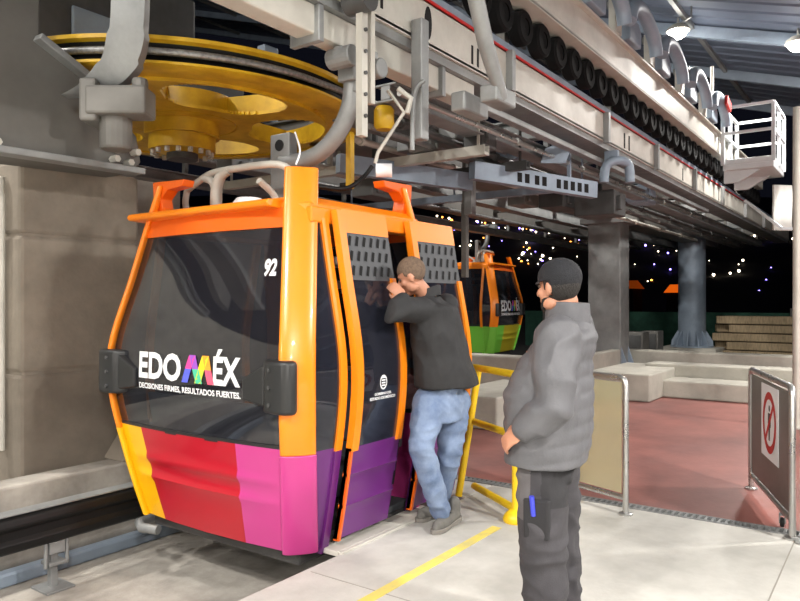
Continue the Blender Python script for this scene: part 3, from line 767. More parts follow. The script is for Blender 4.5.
# linkage and cables above the doors
t = thing('door_opener', 'bent lever linkage with a white roller above the open doors', 'linkage', W(392,150,5.2))
m = MB(); m.tube([W(388,90,5.1), W(404,112,5.1), W(378,152,5.15), W(375,163,5.15)], .014, 8); m.tube([W(398,88,5.1), W(411,98,5.1), W(407,113,5.1)], .02, 8); m.build('lever', M_steel_l, t, local=False, smooth=50)
m = MB(); m.cyl(W(376,170,5.1), W(392,170,5.1), .05, n=16); m.build('white_roller', M_white, t, local=False, smooth=40)
m = MB(); m.tube(smoothpts([W(412,150,5.2), W(414,95,5.2), W(424,80,5.2)], 5), .018, 8); m.build('riser', M_steel, t, local=False, smooth=50)
m = MB(); m.cbox(W(420,80,5.3), (.10,.10,.9)); m.build('mast', M_steel, t, local=False, bevel=.01)
m = MB(); m.tube(smoothpts([W(318,186,5.0), W(345,188,5.1), W(362,178,5.2), W(372,166,5.25)], 6), .016, 8); tag(m.build('hose', M_black, smooth=60), 'black hose sagging between the gondola post and the linkage', 'hose')
m = MB(); m.tube(smoothpts([W(296,164,4.32), W(300,150,4.4), W(295,132,4.7)], 5), .006, 6); tag(m.build('thin_cable', M_white, smooth=60), 'thin pale cable hanging over the top of the front post', 'cable')
m = MB(); m.lathe([(.0,-.10),(.07,-.10),(.09,-.07),(.09,.07),(.07,.10),(0,.10)], W(384,118,6.2), n=24); tag(m.build('yellow_motor', M_yel, smooth=40), 'small yellow motor drum behind the lever linkage', 'motor')
m = MB(); m.cbox(W(350,160,6.3), (.06,.06,.5)); tag(m.build('yellow_post', M_yel, bevel=.01), 'short yellow post behind the curved gondola arm', 'post')

# ---------------------------------------------------------------- underside of the station: long beams and cross beams
def longbeam(label, y, z, w, h, x0, x1, mm, name='floor_beam'):
    m = MB(); m.box((x0,y-w/2,z-h/2), (x1,y+w/2,z+h/2)); m.box((x0,y-w/2-.06,z-h/2-.02), (x1,y+w/2+.06,z-h/2)); m.box((x0,y-w/2-.06,z+h/2), (x1,y+w/2+.06,z+h/2+.02))
    tag(m.build(name, mm, bevel=.006), label, 'beam')
longbeam('slim steel beam nearest under the pale girder', 3.62, 3.34, .10, .12, 4.9, 25, M_steel)
longbeam('second grey beam under the station, next to the haul rope', 4.35, 3.40, .14, .20, 5.2, 25.5, M_steel_m)
longbeam('deep middle beam resting on the two columns', 5.25, 3.56, .36, .44, 5.9, 26, M_steel_m)
longbeam('grey beam beyond the middle beam of the station', 6.3, 3.44, .14, .22, 6.2, 26, M_steel)
longbeam('far track girder over the distant gondola', 7.75, 3.62, .12, .40, -1, 26, M_steel_m)
longbeam('far thin rail at the back of the station', 8.5, 3.3, .10, .12, -1, 26, M_steel)
xs = [6.6, 8.3, 10.2, 12.4, 14.7, 17.0, 19.4, 21.8, 24.2]
for k, x in enumerate(xs):
    m = MB(); z = 3.72
    m.box((x-.09,3.43,z-.13), (x+.09,8.7,z-.11)); m.box((x-.09,3.43,z+.11), (x+.09,8.7,z+.13)); m.box((x-.012,3.43,z-.11), (x+.012,8.7,z+.11))
    for yy in (3.62, 4.35, 6.3, 8.5): m.box((x-.03,yy-.03,3.36), (x+.03,yy+.03,z-.13))
    o = m.build('cross_beam', (M_steel_m, M_steel)[k % 2]); tag(o, 'grey cross beam in the row under the station', 'beam', 'cross beams under the station')
# light blue bars lit under the station
def bluebar(p0, p1, label, holes):
    t = thing('blue_bar', label, 'beam', (p0 + p1) / 2)
    m = MB(); m.beam(p0, p1, .12, .20)
    for q in xs:
        f_ = (q - p0.x) / (p1.x - p0.x)
        if 0 < f_ < 1: c_ = p0.lerp(p1, f_); m.box((c_.x-.02,c_.y-.02,c_.z), (c_.x+.02,c_.y+.02,3.588 if c_.y > 3.45 else 3.455))
    d = (p1 - p0); nn = d.cross(V((0,0,1))).normalized()
    if nn.dot(V((.816,.577,0))) > 0: nn = -nn
    for f in holes:
        c = p0 + d * f + nn * .061; u = d.normalized() * .035
        for s_ in (1,):
            m.add([c - u + V((0,0,-.06)), c + u + V((0,0,-.06)), c + u + V((0,0,.05)), c - u + V((0,0,.05))], [(0,1,2,3)], 1)
    m.build('bar', [M_steel_b, M_hole], t, local=False)
bluebar(W(338,163,7.6), W(470,182,8.4), 'pale blue bar under the station, plain end towards the wheel', ())
bluebar(W(472,170,8.0), W(594,190,8.9), 'pale blue bar with a row of dark cutouts under the station', (.34,.40,.48,.54,.66,.72,.78,.84,.90))
m = MB(); m.loft([[W(x, y, d) for x, y in ((545,148),(560,142),(570,150),(566,163),(540,163))] for d in (8.3, 8.6)]); tag(m.build('blue_gusset', M_steel_b, bevel=.01), 'small blue-grey bracket above the bar with cutouts', 'bracket')
m = MB(); m.tube(smoothpts([W(604,182,9.0), W(606,166,9.0), W(616,160,9.0), W(628,164,9.1), W(630,182,9.1)], 5), .06, 10); q_ = W(616,160,9.0); m.box((q_.x-.03,q_.y-.03,q_.z), (q_.x+.03,q_.y+.14,3.46)); tag(m.build('bent_pipe', M_steel_b, smooth=60), 'bent blue-grey pipe beside the bar with cutouts', 'pipe')
rs = random.Random(5)
spec = [(455,128,7.0,.34,.22,.26),(480,138,7.6,.3,.24,.24),(432,150,6.8,.5,.3,.12),(515,155,8.4,.5,.3,.2),(470,196,8.6,.12,.12,.5),(560,200,10.5,.7,.4,.28),(523,198,10.2,.5,.3,.26),(640,192,12.0,.5,.4,.3),(415,130,6.4,.3,.3,.3),(375,190,6.4,.5,.3,.2),(465,240,8.6,.08,.08,1.0),(330,170,7.6,1.2,.2,.08),(250,168,7.4,.9,.3,.12),(600,205,11,.5,.6,.34)]
where = ['first behind the box rail','between two slim beams','over the open doors','above the bar with cutouts','hanging over the far gondola','beside the square column head','over the far gondola roof','near the bent pipe','beside the lever mast','above the door rail','slim and pale, beside the far gondola','behind the curved arm','under the yellow wheel','next to the square column top']
for k, (px, py, d, a, b, c) in enumerate(spec):
    p = W(px, py, d); xn = min([2.6] * (k in (12,13)) + xs, key=lambda q: abs(q - p.x)); d = d * xn / p.x; p = W(px, py, d); p.z = min(p.z, 3.58 - c * .72); m = MB(); m.cbox((0,0,0), (a,b,c)); m.box((-.03,-.03,0), (.03,.03,max(.0, 3.588 - p.z))); m.cbox((a*.3,0,c*.5), (a*.3,b*.6,c*.4)); m.cbox((-a*.25,-b*.5,0), (a*.2,b*.2,c*.6))
    o = m.build('equipment_box', (M_steel, M_steel_d, M_steel_m, M_steel_b)[k % 4] if k != 11 else M_steel_l, bevel=.015); o.location = p
    tag(o, 'small steel equipment box ' + where[k], 'equipment')
def pipe(label, y, z, r, x0, x1, mm, name='conduit_pipe'):
    m = MB(); m.tube([(x0,y,z),(x1,y,z)], r, 10)
    x = x0 + .25
    while x < x1: m.cyl((x,y,z), (x+.05,y,z), r*1.5, n=10); x += 1.9
    tag(m.build(name, mm, smooth=40), label, 'pipe')
pipe('bright thin pipe just under the pale girder', 3.33, 3.24, .026, 4.7, 16, M_chrome)
pipe('thin grey pipe slung below the second grey beam', 4.1, 3.20, .03, 5.3, 20, M_steel)
pipe('pale pipe slung under the deep middle beam', 4.66, 3.24, .035, 5.6, 21, M_steel_l)
pipe('dark cable pipe slung between the two slim beams', 3.85, 3.22, .035, 5.2, 22, M_steel_d)
for k, (x, y0, y1) in enumerate(((6.42,3.45,7.4),(7.4,3.45,6.2),(9.2,3.4,7.6))):
    m = MB(); m.box((x-.05,y0,3.04), (x+.05,y1,3.07)); m.box((x-.05,y0,3.07), (x-.04,y1,3.14)); m.box((x+.04,y0,3.07), (x+.05,y1,3.14))
    for yy in (y0+.1, (y0+y1)/2, y1-.1): m.box((x-.012,yy-.012,3.07), (x+.012,yy+.012,3.55))
    tag(m.build('cable_tray', (M_steel_l, M_steel_d, M_steel_b)[k]), ('pale cable tray crossing nearest to the yellow wheel','dark cable tray crossing under the station','blue-grey cable tray crossing near the square column')[k], 'tray')
# ---------------------------------------------------------------- columns
t = thing('square_column', 'square grey steel column behind the capped man', 'column', (15.4,5.25,0))
m = MB(); m.box((-.30,-.36,0), (.30,.36,3.32)); m.build('shaft', M_steel, t, bevel=.02)
m = MB(); m.box((-.42,-.5,3.22), (.42,.5,3.33)); m.build('head_plate', M_steel, t, bevel=.01)
m = MB(); m.box((-.5,-.55,0), (.5,.55,.06))
for a in (-.38, .38): m.prism([(.06,.06),(.36,.06),(.36,.08),(.10,.55),(.06,.55)], lambda p, z, h: (a*.6 + h, -.3 - p*.6, z), -.02, .02)
m.build('base_plate', M_steel_b, t, bevel=.008)
t = thing('round_column', 'round blue-grey column with a flared foot on a pale plinth', 'column', (23.05,5.25,.12))
m = MB(); m.lathe([(.40,.1),(.40,3.7),(.0,3.7)], n=32); m.build('shaft', M_steel_b, t, smooth=40)
m = MB(); m.lathe([(.0,0),(.62,0),(.62,.05),(.41,.06),(.41,.1),(.0,.1)], n=32)
for k in range(12):
    a = 2*PI*k/12; M_ = Matrix.Rotation(a, 4, 'Z')
    m.prism([(.38,.05),(.62,.05),(.60,.2),(.42,.5),(.38,.5)], lambda p, z, h: M_ @ V((p, h, z)), -.02, .02)
m.build('flared_foot', M_steel_b, t)
m = MB(); m.lathe([(.40,3.5),(.52,3.6),(.52,3.75),(.0,3.75)], n=24); m.build('collar', M_steel, t, smooth=40)

# ---------------------------------------------------------------- white service cage at the end of the girder
t = thing('service_cage', 'white railed service cage at the far end of the upper girder', 'cage', (15.6,2.35,4.0))
M_cage = mat('white_paint', (200,203,206), .45, var=.08, scale=3)
x0, x1, y0, y1 = 14.2, 15.6, 1.85, 2.69; zb = 3.96; zt = 5.12
m = MB(); m.box((x0,y0,zb), (x1,y1,zb+.10)); m.box((x0,y0,zb+.10), (x1,y0+.02,zb+.20)); m.box((x0,y0,zb+.10), (x0+.02,y1,zb+.20)); m.box((x1-.02,y0,zb+.10), (x1,y1,zb+.20)); m.build('deck', M_cage, t, local=False, bevel=.008)
for a, b in ((x0,y0),(x0,y1),(x1,y0),(x1,y1),((x0+x1)/2,y0),((x0+x1)/2,y1)):
    m = MB(); m.box((a-.03,b-.03,zb+.1), (a+.03,b+.03,zt)); m.build('post', M_cage, t, local=False)
for z in (zt, (zb+zt)/2+.1):
    m = MB(); m.beam((x0,y0,z), (x1,y0,z), .05, .05); m.beam((x0,y1,z), (x1,y1,z), .05, .05); m.beam((x0,y0,z), (x0,y1,z), .05, .05); m.beam((x1,y0,z), (x1,y1,z), .05, .05); m.build('handrail', M_cage, t, local=False)
m = MB(); m.prism([(y0+.2,zb),(y1,zb),(y1,zb-.22),(y0+.6,zb-.22)], lambda a, z, h: (h, a, z), x0+.1, x0+.2); m.build('bracket', M_cage, t, local=False); m = MB(); m.prism([(y0+.2,zb),(y1,zb),(y1,zb-.22),(y0+.6,zb-.22)], lambda a, z, h: (h, a, z), x1-.3, x1-.2); m.build('bracket', M_cage, t, local=False)
m = MB(); m.tube([W(712,66,13.2), W(712,132,13.2)], .03, 8); tag(m.build('aerial_rod', M_steel_l), 'thin upright rod next to the white service cage', 'rod')
p = W(783,208,13.6)
m = MB(); m.loft([[p + V((.05*math.sin(i*1.3)+a*.14, -a*.14, z)) for a in (-1,-.5,0,.5,1)] + [p + V((.05*math.sin(i*1.3)+a*.14+.03, -a*.14+.03, z)) for a in (1,.5,0,-.5,-1)] for i, z in enumerate((.45,.30,.12,-.08,-.28,-.42))])
tag(m.build('white_tarpaulin', M_tarp, smooth=50), 'crumpled white tarpaulin hanging under the service cage', 'tarpaulin')
m = MB(); m.beam(W(745,200,14.0), W(782,228,13.4), .05, .05); m.beam(W(782,228,13.4), W(800,228,13.2), .05, .05); tag(m.build('tarpaulin_frame', M_cage), 'white bar frame below the hanging tarpaulin', 'frame')
# lamp post at the border of the picture
p = W(797,300,8.6)
m = MB(); m.tube([(p.x,p.y,0),(p.x,p.y,3.9)], [.05,.045], 16); m.lathe([(.0,0),(.12,0),(.12,.02),(.05,.03),(.05,.06)], (p.x,p.y,0), 20)
tag(m.build('steel_pole', M_steel_l, smooth=40), 'slim pale steel pole rising behind the gate with the sign', 'pole')
# ---------------------------------------------------------------- gates and barrier
M_panel = mat('grey_gate_panel', (98,96,92), .35, var=.08, scale=2)
M_amber = glass('amber_panel', (214,204,164), .55, .2)
def gate(label, A, B, h, mm, sign=False, z0=.10):
    A, B = V((A[0],A[1],0)), V((B[0],B[1],0)); u = (B - A).normalized(); L = (B - A).length
    t = thing('steel_gate', label, 'gate', A)
    P = lambda a, z: u * a + V((0,0,z)); r = .022
    m = MB(); m.tube([P(0,-0.0), P(0,h-.05), P(.015,h-.015), P(.05,h)] + [P(L-.05,h), P(L-.015,h-.015), P(L,h-.05), P(L,0)], r, 12); m.build('tube_frame', M_chrome, t, smooth=60)
    m = MB(); m.tube([P(0,z0+.02), P(L,z0+.02)], r*.9, 12); m.build('bottom_rail', M_chrome, t, smooth=60)
    n = V((-u.y, u.x, 0))
    m = MB(); vs = []
    for z in (z0+.05, h-.035):
        for a, s in ((.035,-1),(L-.035,-1),(L-.035,1),(.035,1)): vs.append(P(a, z) + n * (.004*s))
    m.add(vs, [(0,3,2,1),(4,5,6,7),(0,1,5,4),(1,2,6,5),(2,3,7,6),(3,0,4,7)]); m.build('panel', mm, t)
    for a in (.0, L):
        m = MB(); m.lathe([(0,0),(.05,0),(.05,.012),(.026,.02),(.0,.02)], P(a,0), 16); m.build('foot', M_chrome, t, smooth=40)
    return t, P, n, L
gl = gate('clear yellowish steel-framed gate just behind the capped man', (5.12,1.62), (5.42,2.42), .99, M_amber)
gr = gate('open steel gate with dark grey panel and round prohibition sign', (5.22,.57), (6.42,1.00), .985, M_panel)
# the second length of fence past the hinge of the gate with the sign
t, P, n, L = gate('dark grey steel-framed panel cut off by the picture edge, hinged to the open gate', (5.16,.50), (4.96,-.75), .985, M_panel)
t = thing('caster', 'small black swivel wheel at the foot of the open gate', 'wheel', (5.45,.655,0))
m = MB(); m.lathe([(.0,-.012),(.03,-.012),(.035,0),(.03,.012),(.0,.012)], (0,0,.035), 18, axis='y'); m.build('roller', M_blackp, t, smooth=40)
m = MB(); m.box((-.02,-.02,.03), (.02,-.014,.09)); m.box((-.02,.014,.03), (.02,.02,.09)); m.box((-.02,-.02,.085), (.02,.02,.10)); m.build('fork', M_steel, t)
# the sign
t, P, n, L = gr
if n.dot(V((5.8,.8,0))) > 0: n = -n
sg = thing('prohibition_sign', 'white square sign with red ring on the open grey gate', 'sign', V((5.22,.57,0)))
SP = lambda a, z, o=.006: P(a, z) + n * o
m = MB(); ca, cz, hw, hh = .60, .655, .26, .27
vs = [SP(ca+i*hw, cz+j*hh, o) for o in (.0045,.008) for i, j in ((-1,-1),(1,-1),(1,1),(-1,1))]
m.add(vs, [(0,3,2,1),(4,5,6,7),(0,1,5,4),(1,2,6,5),(2,3,7,6),(3,0,4,7)]); m.build('board', M_white, sg)
m = MB(); ra, rb = .205, .155
for i in range(36):
    a0, a1 = 2*PI*i/36, 2*PI*(i+1)/36
    q = lambda r, a: SP(ca + r*math.cos(a), cz + r*math.sin(a)*1.1, .0095)
    m.add([q(rb,a0), q(ra,a0), q(ra,a1), q(rb,a1)], [(0,1,2,3)])
m.add([SP(ca-.135,cz+.125,.0098), SP(ca-.105,cz+.150,.0098), SP(ca+.135,cz-.125,.0098), SP(ca+.105,cz-.150,.0098)], [(0,1,2,3)]); m.build('ring', M_rail_red, sg)
m = MB(); bx = lambda pts: m.add([SP(ca+a, cz+b, .0091) for a, b in pts], [tuple(range(len(pts)))])
bx([(.022*math.cos(2*PI*i/14), .105+.024*math.sin(2*PI*i/14)) for i in range(14)])
bx([(-.04,.07),(.04,.07),(.045,-.03),(.025,-.03),(.022,-.13),(.004,-.13),(0,-.04),(-.004,-.13),(-.024,-.13),(-.025,-.03),(-.045,-.03)])
m.build('pictogram', M_blackp, sg)

# yellow barrier
A = V((4.92,2.76,0)); B = V((4.52,2.20,0)); u = (B - A).normalized()
t = thing('yellow_barrier', 'yellow tube barrier standing by the platform edge between the two men', 'barrier', A)
m = MB(); m.tube([V((-.07,.10,.0)), V((.03,-.03,1.03))], .028, 12); m.build('upright', M_ysafe, t, smooth=60)
m = MB(); m.tube([B - A, B - A + V((0,0,1.04))], .028, 12); m.build('upright', M_ysafe, t, smooth=60)
for z0, z1 in ((1.02,1.03),(.59,.60),(.08,.085)):
    m = MB(); m.tube([V((.0,.0,z0)), B - A + V((0,0,z1))], .027, 12); m.build('crossbar', M_ysafe, t, smooth=60)
for p in (B - A,):
    m = MB(); m.lathe([(.0,0),(.088,0),(.092,.02),(.08,.05),(.05,.08),(.03,.09),(.0,.09)], p, 20); m.build('domed_foot', M_ysafe, t, smooth=60)
# ---------------------------------------------------------------- people
def frame(f, up=(0,0,1)):
    f = V(f).normalized(); up = V(up); r = f.cross(up).normalized(); u = r.cross(f)
    return r, f, u
def mat3(r, f, u): return Matrix((r, f, u)).transposed()
def limb(m, path, rad, n=14, flat=None):
    """rounded tapering tube; flat=(axis, factor) squashes it along an axis"""
    path = [V(p) for p in path]; k = len(path)
    d0 = (path[1]-path[0]).normalized(); d1 = (path[-1]-path[-2]).normalized()
    P = []; Rr = []
    for a in (.05, .45, .8): P.append(path[0] - d0 * rad[0] * math.cos(math.asin(min(1, a)))); Rr.append(rad[0] * a)
    P += path; Rr += list(rad)
    for a in (.8, .45, .05): P.append(path[-1] + d1 * rad[-1] * math.cos(math.asin(min(1, a)))); Rr.append(rad[-1] * a)
    n0 = len(m.v); m.tube(P, Rr, n)
    if flat:
        ax, fa = V(flat[0]).normalized(), flat[1]
        # squash about the path's axis
        for i in range(n0, len(m.v)):
            ring = (i - n0) // n; c = P[min(ring, len(P)-1)]; d = m.v[i] - c; m.v[i] = c + d + ax * d.dot(ax) * (fa - 1)
def rings(m, secs, R, F, n=24, p=2.4):
    """torso: list of (centre, half width along R, half depth along F)"""
    out = []
    for c, a, b in secs:
        ring = []
        for j in range(n):
            t_ = 2*PI*j/n; ct, st = math.cos(t_), math.sin(t_)
            x = a * math.copysign(abs(ct) ** (2/p), ct); y = b * math.copysign(abs(st) ** (2/p), st)
            ring.append(V(c) + R * x + F * y)
        out.append(ring)
    m.loft(out)
def head(m, c, f, up=(0,0,1)):
    r, f, u = frame(f, up); M = mat3(r, f, u); c = V(c); E = lambda p, s: m.ell(c + M @ V(p), s, 16, 0, M)
    E((0,-.008,.028), (.075,.096,.092)); E((0,.030,-.045), (.058,.060,.076)); E((0,.062,-.098), (.028,.024,.022)); E((0,.074,.026), (.052,.020,.014))
    for s in (-1, 1):
        E((s*.076,-.008,-.012), (.011,.019,.033)); E((s*.04,.058,-.025), (.024,.026,.026)); E((s*.045,.015,-.075), (.022,.04,.03))
    limb(m, [c + M @ V((0,.088,.012)), c + M @ V((0,.112,-.028))], [.009,.016], 10)
    E((0,.104,-.033), (.019,.012,.010)); E((0,.088,-.062), (.026,.010,.007)); E((0,.085,-.074), (.023,.010,.008))
    return M
def hand(m, w, d, nrm, side, curl=.35):
    """w wrist, d along the fingers, nrm out of the back of the hand, side +1/-1 where the thumb lies"""
    d = V(d).normalized(); nrm = (V(nrm) - d * V(nrm).dot(d)).normalized(); a = d.cross(nrm) * side; w = V(w)
    M = mat3(a, d, nrm); m.ell(w + d * .05, (.040,.054,.016), 14, 0, M); limb(m, [w - d*.03, w + d*.03], [.026,.026], 12, flat=(nrm,.75))
    for k, (x, L) in enumerate(((.030,.072),(.011,.080),(-.009,.075),(-.028,.060))):
        p = w + d * .09 + a * x; dd = d.copy(); pts = [w + d*.06 + a*x, p]
        for j, fr in enumerate((.45,.31,.24)):
            ang = curl * (1 + .25 * j); dd = (dd * math.cos(ang) - nrm * math.sin(ang)).normalized()
            p = p + dd * L * fr; pts.append(p)
            nrm2 = nrm
        limb(m, pts, [.0095,.0095,.009,.0085,.0075], 10)
    t0 = w + d * .025 + a * .028; limb(m, [t0, t0 + a*.022 + d*.025 - nrm*.012, t0 + a*.026 + d*.055 - nrm*.024, t0 + a*.020 + d*.075 - nrm*.034], [.014,.012,.0105,.009], 10)
def finish(m, name, mm, parent, voxel, it=4, disp=None, loc=None, fac=.5):
    o = m.build(name, mm, parent, local=False)
    rm = o.modifiers.new('r', 'REMESH'); rm.mode = 'VOXEL'; rm.voxel_size = voxel; rm.use_smooth_shade = True
    if it: s = o.modifiers.new('s', 'SMOOTH'); s.iterations = it; s.factor = fac
    bake(o)
    me = o.data
    if disp:
        off = ROOTLOC[parent.name]; nm = [v.normal.copy() for v in me.vertices]
        for v, n_ in zip(me.vertices, nm): v.co += n_ * disp(v.co + off, n_)
    me.polygons.foreach_set('use_smooth', [True] * len(me.polygons))
    if not isinstance(mm, (list, tuple)):
        me.materials.clear(); me.materials.append(mm)
    return o
def fold(amp, fr, st=(1,1,1)):
    def f(p, n): 
        q = V((p.x*st[0], p.y*st[1], p.z*st[2])) * fr
        w = mnoise.noise(q + V((mnoise.noise(q*.5)*1.2, 0, 0)))
        return amp * (1 - 2.2 * abs(w))
    return f
def segdist(p, a, b):
    ab = b - a; t_ = max(0, min(1, (p - a).dot(ab) / ab.length_squared)); return (p - (a + ab * t_)).length
M_skin = mat('skin', (186,132,106), .5, var=.12, scale=9)
M_hair = mat('dark_hair', (30,26,24), .7, bump=.5, bscale=160)
M_buzz = mat('cropped_brown_hair', (112,92,76), .75, var=.3, scale=60, bump=.5, bscale=200)
M_jblack = mat('black_softshell', (37,37,39), .75, var=.25, scale=7, bump=.2, bscale=300)
M_jean = mat('blue_denim', (122,138,164), .85, var=.30, scale=6, bump=.25, bscale=260, dark=(88,106,138))
M_shoe = mat('grey_suede', (104,102,98), .85, var=.25, scale=12)
M_sole = mat('pale_sole', (120,116,110), .8)
M_jgrey = mat('grey_padded_nylon', (90,90,94), .6, var=.18, scale=6, bump=.12, bscale=120)
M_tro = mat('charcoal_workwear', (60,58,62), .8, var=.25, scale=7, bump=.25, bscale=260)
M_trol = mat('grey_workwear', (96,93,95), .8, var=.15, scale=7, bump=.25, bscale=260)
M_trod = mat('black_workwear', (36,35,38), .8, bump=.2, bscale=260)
M_boot = mat('black_leather', (30,29,28), .5)
M_blue = mat('blue_plastic', (58,66,190), .4)
M_eye = mat('eye_surface', (92,78,70), .3)

def shoe(parent, heel, toe, mm, sole, up=0.0, lift=0.0):
    heel, toe = V(heel), V(toe); d = (toe - heel); d.z = 0; L = d.length; d.normalize(); s = V((-d.y, d.x, 0)); Z = V((0,0,1))
    m = MB()
    T = lambda a, z: heel + d * a + Z * (z + lift * max(0, 1 - a / (.6*L)))
    limb(m, [T(.05,.055), T(.10,.058), T(L*.55,.052), T(L*.80,.042), T(L-.045,.036)], [.043,.046,.047,.044,.032], 16, flat=(s,.92))
    limb(m, [T(.065,.06), T(.06,.135)], [.046,.044], 14)
    o = finish(m, 'shoe', mm, parent, .008, 3)
    m = MB(); prof = [(.0,.025),(.02,.040),(.08,.040),(L*.5,.036),(L*.72,.047),(L*.88,.040),(L-.01,.02),(L,.0)]
    pl = [(a, b) for a, b in prof] + [(a, -b) for a, b in reversed(prof[:-1])]
    m.loft([[T(a, z) + s * b for a, b in pl] for z in (.0, .03)])
    m.build('sole', sole, o, bevel=.006) if False else None
    so = m.build('sole', sole, parent, local=False, bevel=.006); so.parent = o
    m = MB()
    for k in range(4): m.tube([T(L*.42+.028*k,.098-.008*k) + s*.026, T(L*.42+.028*k,.106-.009*k), T(L*.42+.028*k,.098-.008*k) - s*.026], .0035, 6)
    lc = m.build('laces', M_steel_d, parent, local=False, smooth=60); lc.parent = o
    return o

# ---- the man at the doors
f1 = V((-.20,.98,0)).normalized(); R1 = V((f1.y, -f1.x, 0)); F1 = f1
p1 = thing('person', 'bareheaded man in black jacket and jeans leaning into the open gondola doors', 'person', (4.12,2.55,0))
neck = W(427,296,4.80); hc = W(412,275,4.74); shL = W(421,306,4.63); shR = W(447,303,4.98)
elL = W(390,313,4.50); wrL = W(404,297,4.58); elR = W(426,330,5.22); wrR = W(410,300,5.08)
pel = W(442,398,4.86); hpL = W(430,402,4.78); hpR = W(454,400,4.96); knL = W(421,446,4.66); anL = W(441,511,4.80); knR = W(450,452,4.88); anR = W(437,505,5.02)
chest = W(435,330,4.82); waist = W(441,365,4.84)
hf = V((-.25,.90,-.42)).normalized(); hup = V((-.25,.25,1)).normalized()
m = MB(); head(m, hc, hf, hup)
limb(m, [hc + V((.03,-.02,-.06)), neck, neck + V((.02,-.02,-.06))], [.054,.058,.07], 16)
rings(m, [(pel,.15,.11),(waist,.14,.10),(chest,.17,.11),((shL+shR)/2 - V((0,0,.03)),.16,.085),(neck - V((0,0,.02)),.06,.055)], R1, F1)
for a, b, c in ((shL,elL,wrL),(shR,elR,wrR)): limb(m, [a, a.lerp(b,.5), b, b.lerp(c,.4), c], [.052,.048,.040,.038,.027])
for a, b, c in ((hpL,knL,anL),(hpR,knR,anR)): limb(m, [a, a.lerp(b,.5), b, b.lerp(c,.35), c], [.085,.072,.054,.054,.036])
hand(m, wrL, (-.05,.75,.65), (-.75,-.3,.3), -1, .30); hand(m, wrR, (-.3,.75,.5), (.6,-.3,.4), 1, .30)
finish(m, 'body', M_skin, p1, .0075, 2)
Mh = mat3(*frame(hf, hup))
for s in (-1, 1):
    m = MB(); m.ell(hc + Mh @ V((s*.031,.078,.008)), (.012,.012,.012), 12); m.build('eye', M_eye, p1, local=False, smooth=60)
m = MB(); m.ell(hc + Mh @ V((0,-.010,.033)), (.0785,.099,.0945), 24, 0, Mh); 
m.v = m.v
o = m.build('hair', M_buzz, p1, local=False, smooth=60)
def crop(o, root, c, M, keep):
    """keep only the part of a cap mesh for which keep(local point) holds"""
    bm = bmesh.new(); bm.from_mesh(o.data); off = ROOTLOC[root.name]; Mi = M.inverted()
    bmesh.ops.subdivide_edges(bm, edges=bm.edges[:], cuts=2, use_grid_fill=True)
    kill = [f for f in bm.faces if not keep(Mi @ (f.calc_center_median() + off - c))]
    bmesh.ops.delete(bm, geom=kill, context='FACES'); bm.to_mesh(o.data); bm.free()
    sd = o.modifiers.new('solid', 'SOLIDIFY'); sd.thickness = .006; sd.offset = -1
    bake(o); o.data.polygons.foreach_set('use_smooth', [True]*len(o.data.polygons))
    for mm in list(o.data.materials): pass
crop(o, p1, hc, Mh, lambda q: (q.z > .045 if q.y > .03 else q.z > .02 - (.03 - q.y) * .9) and q.z > -.075)
# jacket
m = MB()
rings(m, [(W(447,385,4.89),.26,.21),(W(446,378,4.88),.255,.207),(W(441,355,4.85),.225,.185),(W(437,328,4.83),.235,.165),((shL+shR)/2 + V((.0,-.01,-.02)),.215,.125),(neck + V((.02,-.015,-.045)),.13,.095),(neck + V((.01,-.005,.0)),.075,.072)], R1, F1, p=2.2)
for a, b, c in ((shL,elL,wrL),(shR,elR,wrR)):
    c2 = b.lerp(c, .86); limb(m, [a.lerp(chest,.12), a.lerp(b,.5), b, b.lerp(c2,.5), c2], [.090,.076,.068,.058,.046], 16)
finish(m, 'jacket', M_jblack, p1, .010, 5, fold(.009, 6.5, (1,1,.7)))
m = MB(); cr = []
for h_, s_ in ((-.02,1.0),(.045,.96),(.05,.86),(-.01,.84)):
    cr.append([neck + V((.012,-.012,h_)) + (R1*math.cos(a)*.078 + F1*math.sin(a)*.080)*s_ + V((0,0,.03*(-math.sin(a)))) for a in [2*PI*i/24 for i in range(24)]])
m.loft(cr, cap=False); m.build('collar', M_jblack, p1, local=False, smooth=60)
# jeans
m = MB()
rings(m, [(W(442,382,4.87),.165,.135),(W(442,402,4.87),.178,.145),(W(442,418,4.86),.165,.13)], R1, F1)
for a, b, c in ((hpL,knL,anL),(hpR,knR,anR)): limb(m, [a, a.lerp(b,.5), b, b.lerp(c,.4), b.lerp(c,.96)], [.112,.098,.078,.074,.066], 18)
finish(m, 'jeans', M_jean, p1, .010, 4, fold(.012, 8, (1,1,1.4)))
shoe(p1, W(459,519,4.93)*V((1,1,0)) if False else V((*W(459,519,4.93).xy,0)), V((*W(432,534,4.67).xy,0)), M_shoe, M_sole, lift=.03)
shoe(p1, V((*W(441,513,5.10).xy,0)), V((*W(416,521,4.93).xy,0)), M_shoe, M_sole)

